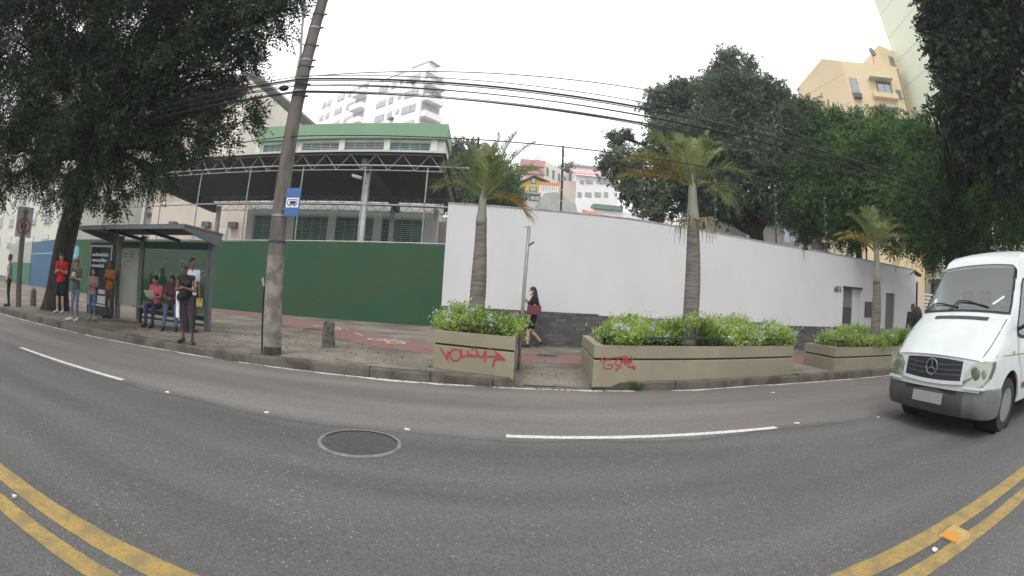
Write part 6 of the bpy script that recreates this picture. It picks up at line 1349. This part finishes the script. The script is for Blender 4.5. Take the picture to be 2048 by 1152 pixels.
t, j = person('person in a red shirt and black shorts looking down beside the tree trunk', (-12.25,8.5,SW), R(-150), 1.70, SK3, dict(PH, head=(0,.07,1.57)), fabric('red_cloth', (.50,.012,.02), (.38,.01,.015)), fabric('black_shorts', (.015,.015,.017)), shoes=SHOEW, legl='short')
phone(t, j, 'L', 'dark phone held by the person in the red shirt')
t, j = person('person in a red cap and printed grey top with blue jeans and white trainers', (-10.22,7.66,SW), R(-165), 1.50, SK1, dict(PH, anR=(.16,.03,.09), toR=(.22,.18,.03)), fabric('dark_olive_cloth', (.07,.075,.06)), fabric('blue_jeans', (.10,.11,.20), (.2,.22,.3)), shoes=SHOEW, cap_=fabric('red_cap', (.42,.015,.02)), legl='tight')
q = MB().ell(j['chest']+Vector((0,.125,.0)), (.09,.012,.07), 12, 8); me_ = bpy.data.meshes.new('print'); me_.from_pydata(q.v, [], q.f); meshobj('shirt_print', me_, mat('pale_floral_print', (.55,.56,.54), .9, var=(.08,.08,.07), vscale=22, vamt=1, detail=2), t)
t, j = person('small person in a pale pink top and blue jeans in front of the advertising panel', (-10.15,8.28,SW), R(-155), 1.30, SK1, PH, fabric('dusty_pink_cloth', (.30,.19,.18)), fabric('mid_blue_jeans', (.07,.12,.19), (.14,.2,.27)), hair='bun', shoes=fabric('black_white_shoe', (.3,.3,.3)), legl='tight', slim=.95)
t, j = person('person in an orange and yellow shirt standing behind the small person', (-10.5,9.3,SW), R(-170), 1.55, SK2, PH, fabric('orange_cloth', (.30,.085,.015), (.42,.26,.02)), fabric('brown_trousers', (.09,.05,.035)), shoes=SHOEB)
SIT = dict(pel=(0,0,.56), waist=(0,.03,.72), chest=(0,.08,.90), neck=(0,.13,1.06), head=(0,.20,1.19), shL=(-.17,.11,1.02), shR=(.17,.11,1.02), elL=(-.21,.20,.78), elR=(.21,.20,.78), wrL=(-.08,.38,.76), wrR=(.08,.38,.76), hiL=(-.09,.03,.54), hiR=(.09,.03,.54), knL=(-.12,.46,.53), knR=(.12,.46,.53), anL=(-.12,.50,.09), anR=(.12,.50,.09), toL=(-.13,.67,.03), toR=(.13,.67,.03))
t, j = person('person in a pink top sitting on the shelter bench reading', (-8.28,9.22,SW), R(-168), 1.62, SK1, SIT, fabric('pink_cloth', (.50,.11,.15), (.42,.08,.11)), fabric('dark_blue_jeans', (.022,.032,.075)), female=True, hair='bun')
w1 = (j['wrL']+j['wrR'])/2; held('magazine', 'open pale magazine held by the seated person in pink', 'magazine', t, MB().obox(w1+Vector((-.15,.05,.0)), (.3,0,0), (0,.14,.16), (0,-.006,.005)), mat('pale_magazine', (.5,.48,.44), .6))
t, j = person('person in a plum top and blue jeans sitting on the shelter bench', (-7.72,9.22,SW), R(-150), 1.66, SK2, dict(SIT, knL=(-.16,.40,.56), anL=(-.22,.62,.09), toL=(-.24,.79,.03), knR=(.10,.40,.56), anR=(.12,.66,.09), toR=(.13,.83,.03)), fabric('plum_cloth', (.09,.035,.05)), fabric('worn_blue_jeans', (.045,.075,.15), (.09,.12,.2)))
t, j = person('person in a black top and plum leggings looking down near the kerb', (-5.80,7.42,SW), R(-170), 1.58, SK2, dict(PH, pel=(0,-.02,.92), waist=(0,.02,1.07), chest=(0,.07,1.24), neck=(0,.12,1.38), head=(0,.20,1.50), shL=(-.17,.10,1.34), shR=(.17,.10,1.34), elL=(-.25,.10,1.08), elR=(.25,.10,1.08), wrL=(-.05,.28,1.14), wrR=(.07,.28,1.12), anL=(-.17,.02,.09), toL=(-.27,.15,.03), knL=(-.13,.04,.49), anR=(.10,-.02,.09), toR=(.11,.16,.03)),
    fabric('black_cloth', (.018,.016,.018)), fabric('plum_leggings', (.055,.035,.045)), shoes=fabric('black_trainer', (.025,.025,.025)), legl='tight', female=True, sleeve='none', hair='short')
for S in 'LR':
    a, e = j['an'+S], j['to'+S]; m_ = MB(); m_.cap(a+Vector((0,0,-.068))-(e-a)*.2, e+Vector((0,0,-.008)), .03, .028); m_.v = [(x,y,min(z,.035)*.7+.002) for x,y,z in m_.v]; me_ = bpy.data.meshes.new('sole'); me_.from_pydata(m_.v, [], m_.f); meshobj('shoe_sole', me_, SHOEW, t)
    
held('handbag', 'black handbag at the hip of the person in plum leggings', 'bag', t, MB().cap(j['pel']+Vector((-.05,.15,.12)), j['pel']+Vector((.10,.16,.02)), .075, .085), fabric('black_leather', (.02,.018,.02)), vox=.012)
held('towel', 'long white cloth hanging in front of the person in plum leggings', 'cloth', t, MB().obox(j['pel']+Vector((.11,.13,-.38)), (.075,0,0), (.01,.03,0), (.02,.0,.52)), fabric('white_towel', (.72,.72,.74)), bevel=.01)
phone(t, j, 'L', 'dark phone held by the person in plum leggings')
t, j = person('person in a white shirt standing just behind the person in leggings', (-6.95,9.02,SW), R(-120), 1.70, SK2, None, fabric('white_cloth', (.66,.70,.80), (.6,.63,.7)), fabric('dark_grey_trousers', (.03,.03,.032)))
held('drink_carton', 'yellow and white bag beside the hip of the person in the white shirt', 'bag', t, MB().obox(j['wrL']+Vector((-.09,-.05,-.28)), (.17,0,0), (0,.09,0), (0,0,.20)), fabric('yellow_bag', (.50,.33,.05), (.6,.55,.4)), bevel=.015)
WK = dict(pel=(0,0,.93), waist=(0,.01,1.08), chest=(0,.02,1.26), neck=(0,.02,1.43), head=(0,.045,1.58), elL=(-.21,-.02,1.13), wrL=(-.20,.10,.90), elR=(.20,.0,1.14), wrR=(.12,.17,1.27), knL=(-.08,.11,.49), anL=(-.08,.12,.09), toL=(-.08,.30,.035), knR=(.08,.02,.49), anR=(.08,-.27,.17), toR=(.08,-.17,.035))
t, j = person('woman in a short black dress and white face mask walking left past the white wall', (1.28,12.05,SW), R(90), 1.60, SK3, WK, dress=fabric('black_dress', (.016,.014,.017)), female=True, hair='long', mask=fabric('white_mask', (.72,.72,.74)), shoes=fabric('black_sandal', (.03,.03,.03)))
bg_ = MB(); bg_.obox((-.33,-.17,.88), (.10,0,0), (0,.36,.0), (0,0,.24)); held('shoulder_bag', 'burgundy shoulder bag carried by the woman walking past the white wall', 'bag', t, bg_, fabric('burgundy_leather', (.16,.045,.06), (.11,.03,.045)), bevel=.02)
M_ = Matrix.Translation(t.location)@Matrix.Rotation(t.rotation_euler.z, 4, 'Z'); st_ = MB().tube([tuple(M_@Vector(v)) for v in [(-.28,-.13,1.12),(-.21,-.06,1.35),(-.17,.0,1.44),(-.20,.07,1.35),(-.28,.15,1.12)]], .012, 6)
ob_ = st_.build('bag_strap', fabric('burgundy_leather2', (.13,.04,.05)), None); bag_ = [o for o in C.objects if o.name.startswith('shoulder_bag')][0]; ob_.parent = bag_
t, j = person('dark clothed person seen behind the last planter, next to the van', (13.9,9.75,SW), R(100), 1.72, SK2, None, fabric('dark_jacket', (.03,.03,.035)), fabric('dark_jeans', (.02,.022,.03)), sleeve='long')
for o in C.objects:
    if '_k' in o: del o['_k']

# ------------------------------------------------------------------ HUMID AIR
hm = bpy.data.materials.new('haze'); hm.use_nodes = True; n_ = hm.node_tree.nodes; n_.remove(n_['Principled BSDF']); pv = n_.new('ShaderNodeVolumePrincipled'); pv.inputs['Density'].default_value = .0016; pv.inputs['Color'].default_value = (.95,.96,1,1); pv.inputs['Anisotropy'].default_value = .2
hm.node_tree.links.new(pv.outputs[0], n_['Material Output'].inputs['Volume'])
tag(MB().box((-420,-220,-1.1),(420,470,60)).build('haze', hm), kind='stuff')
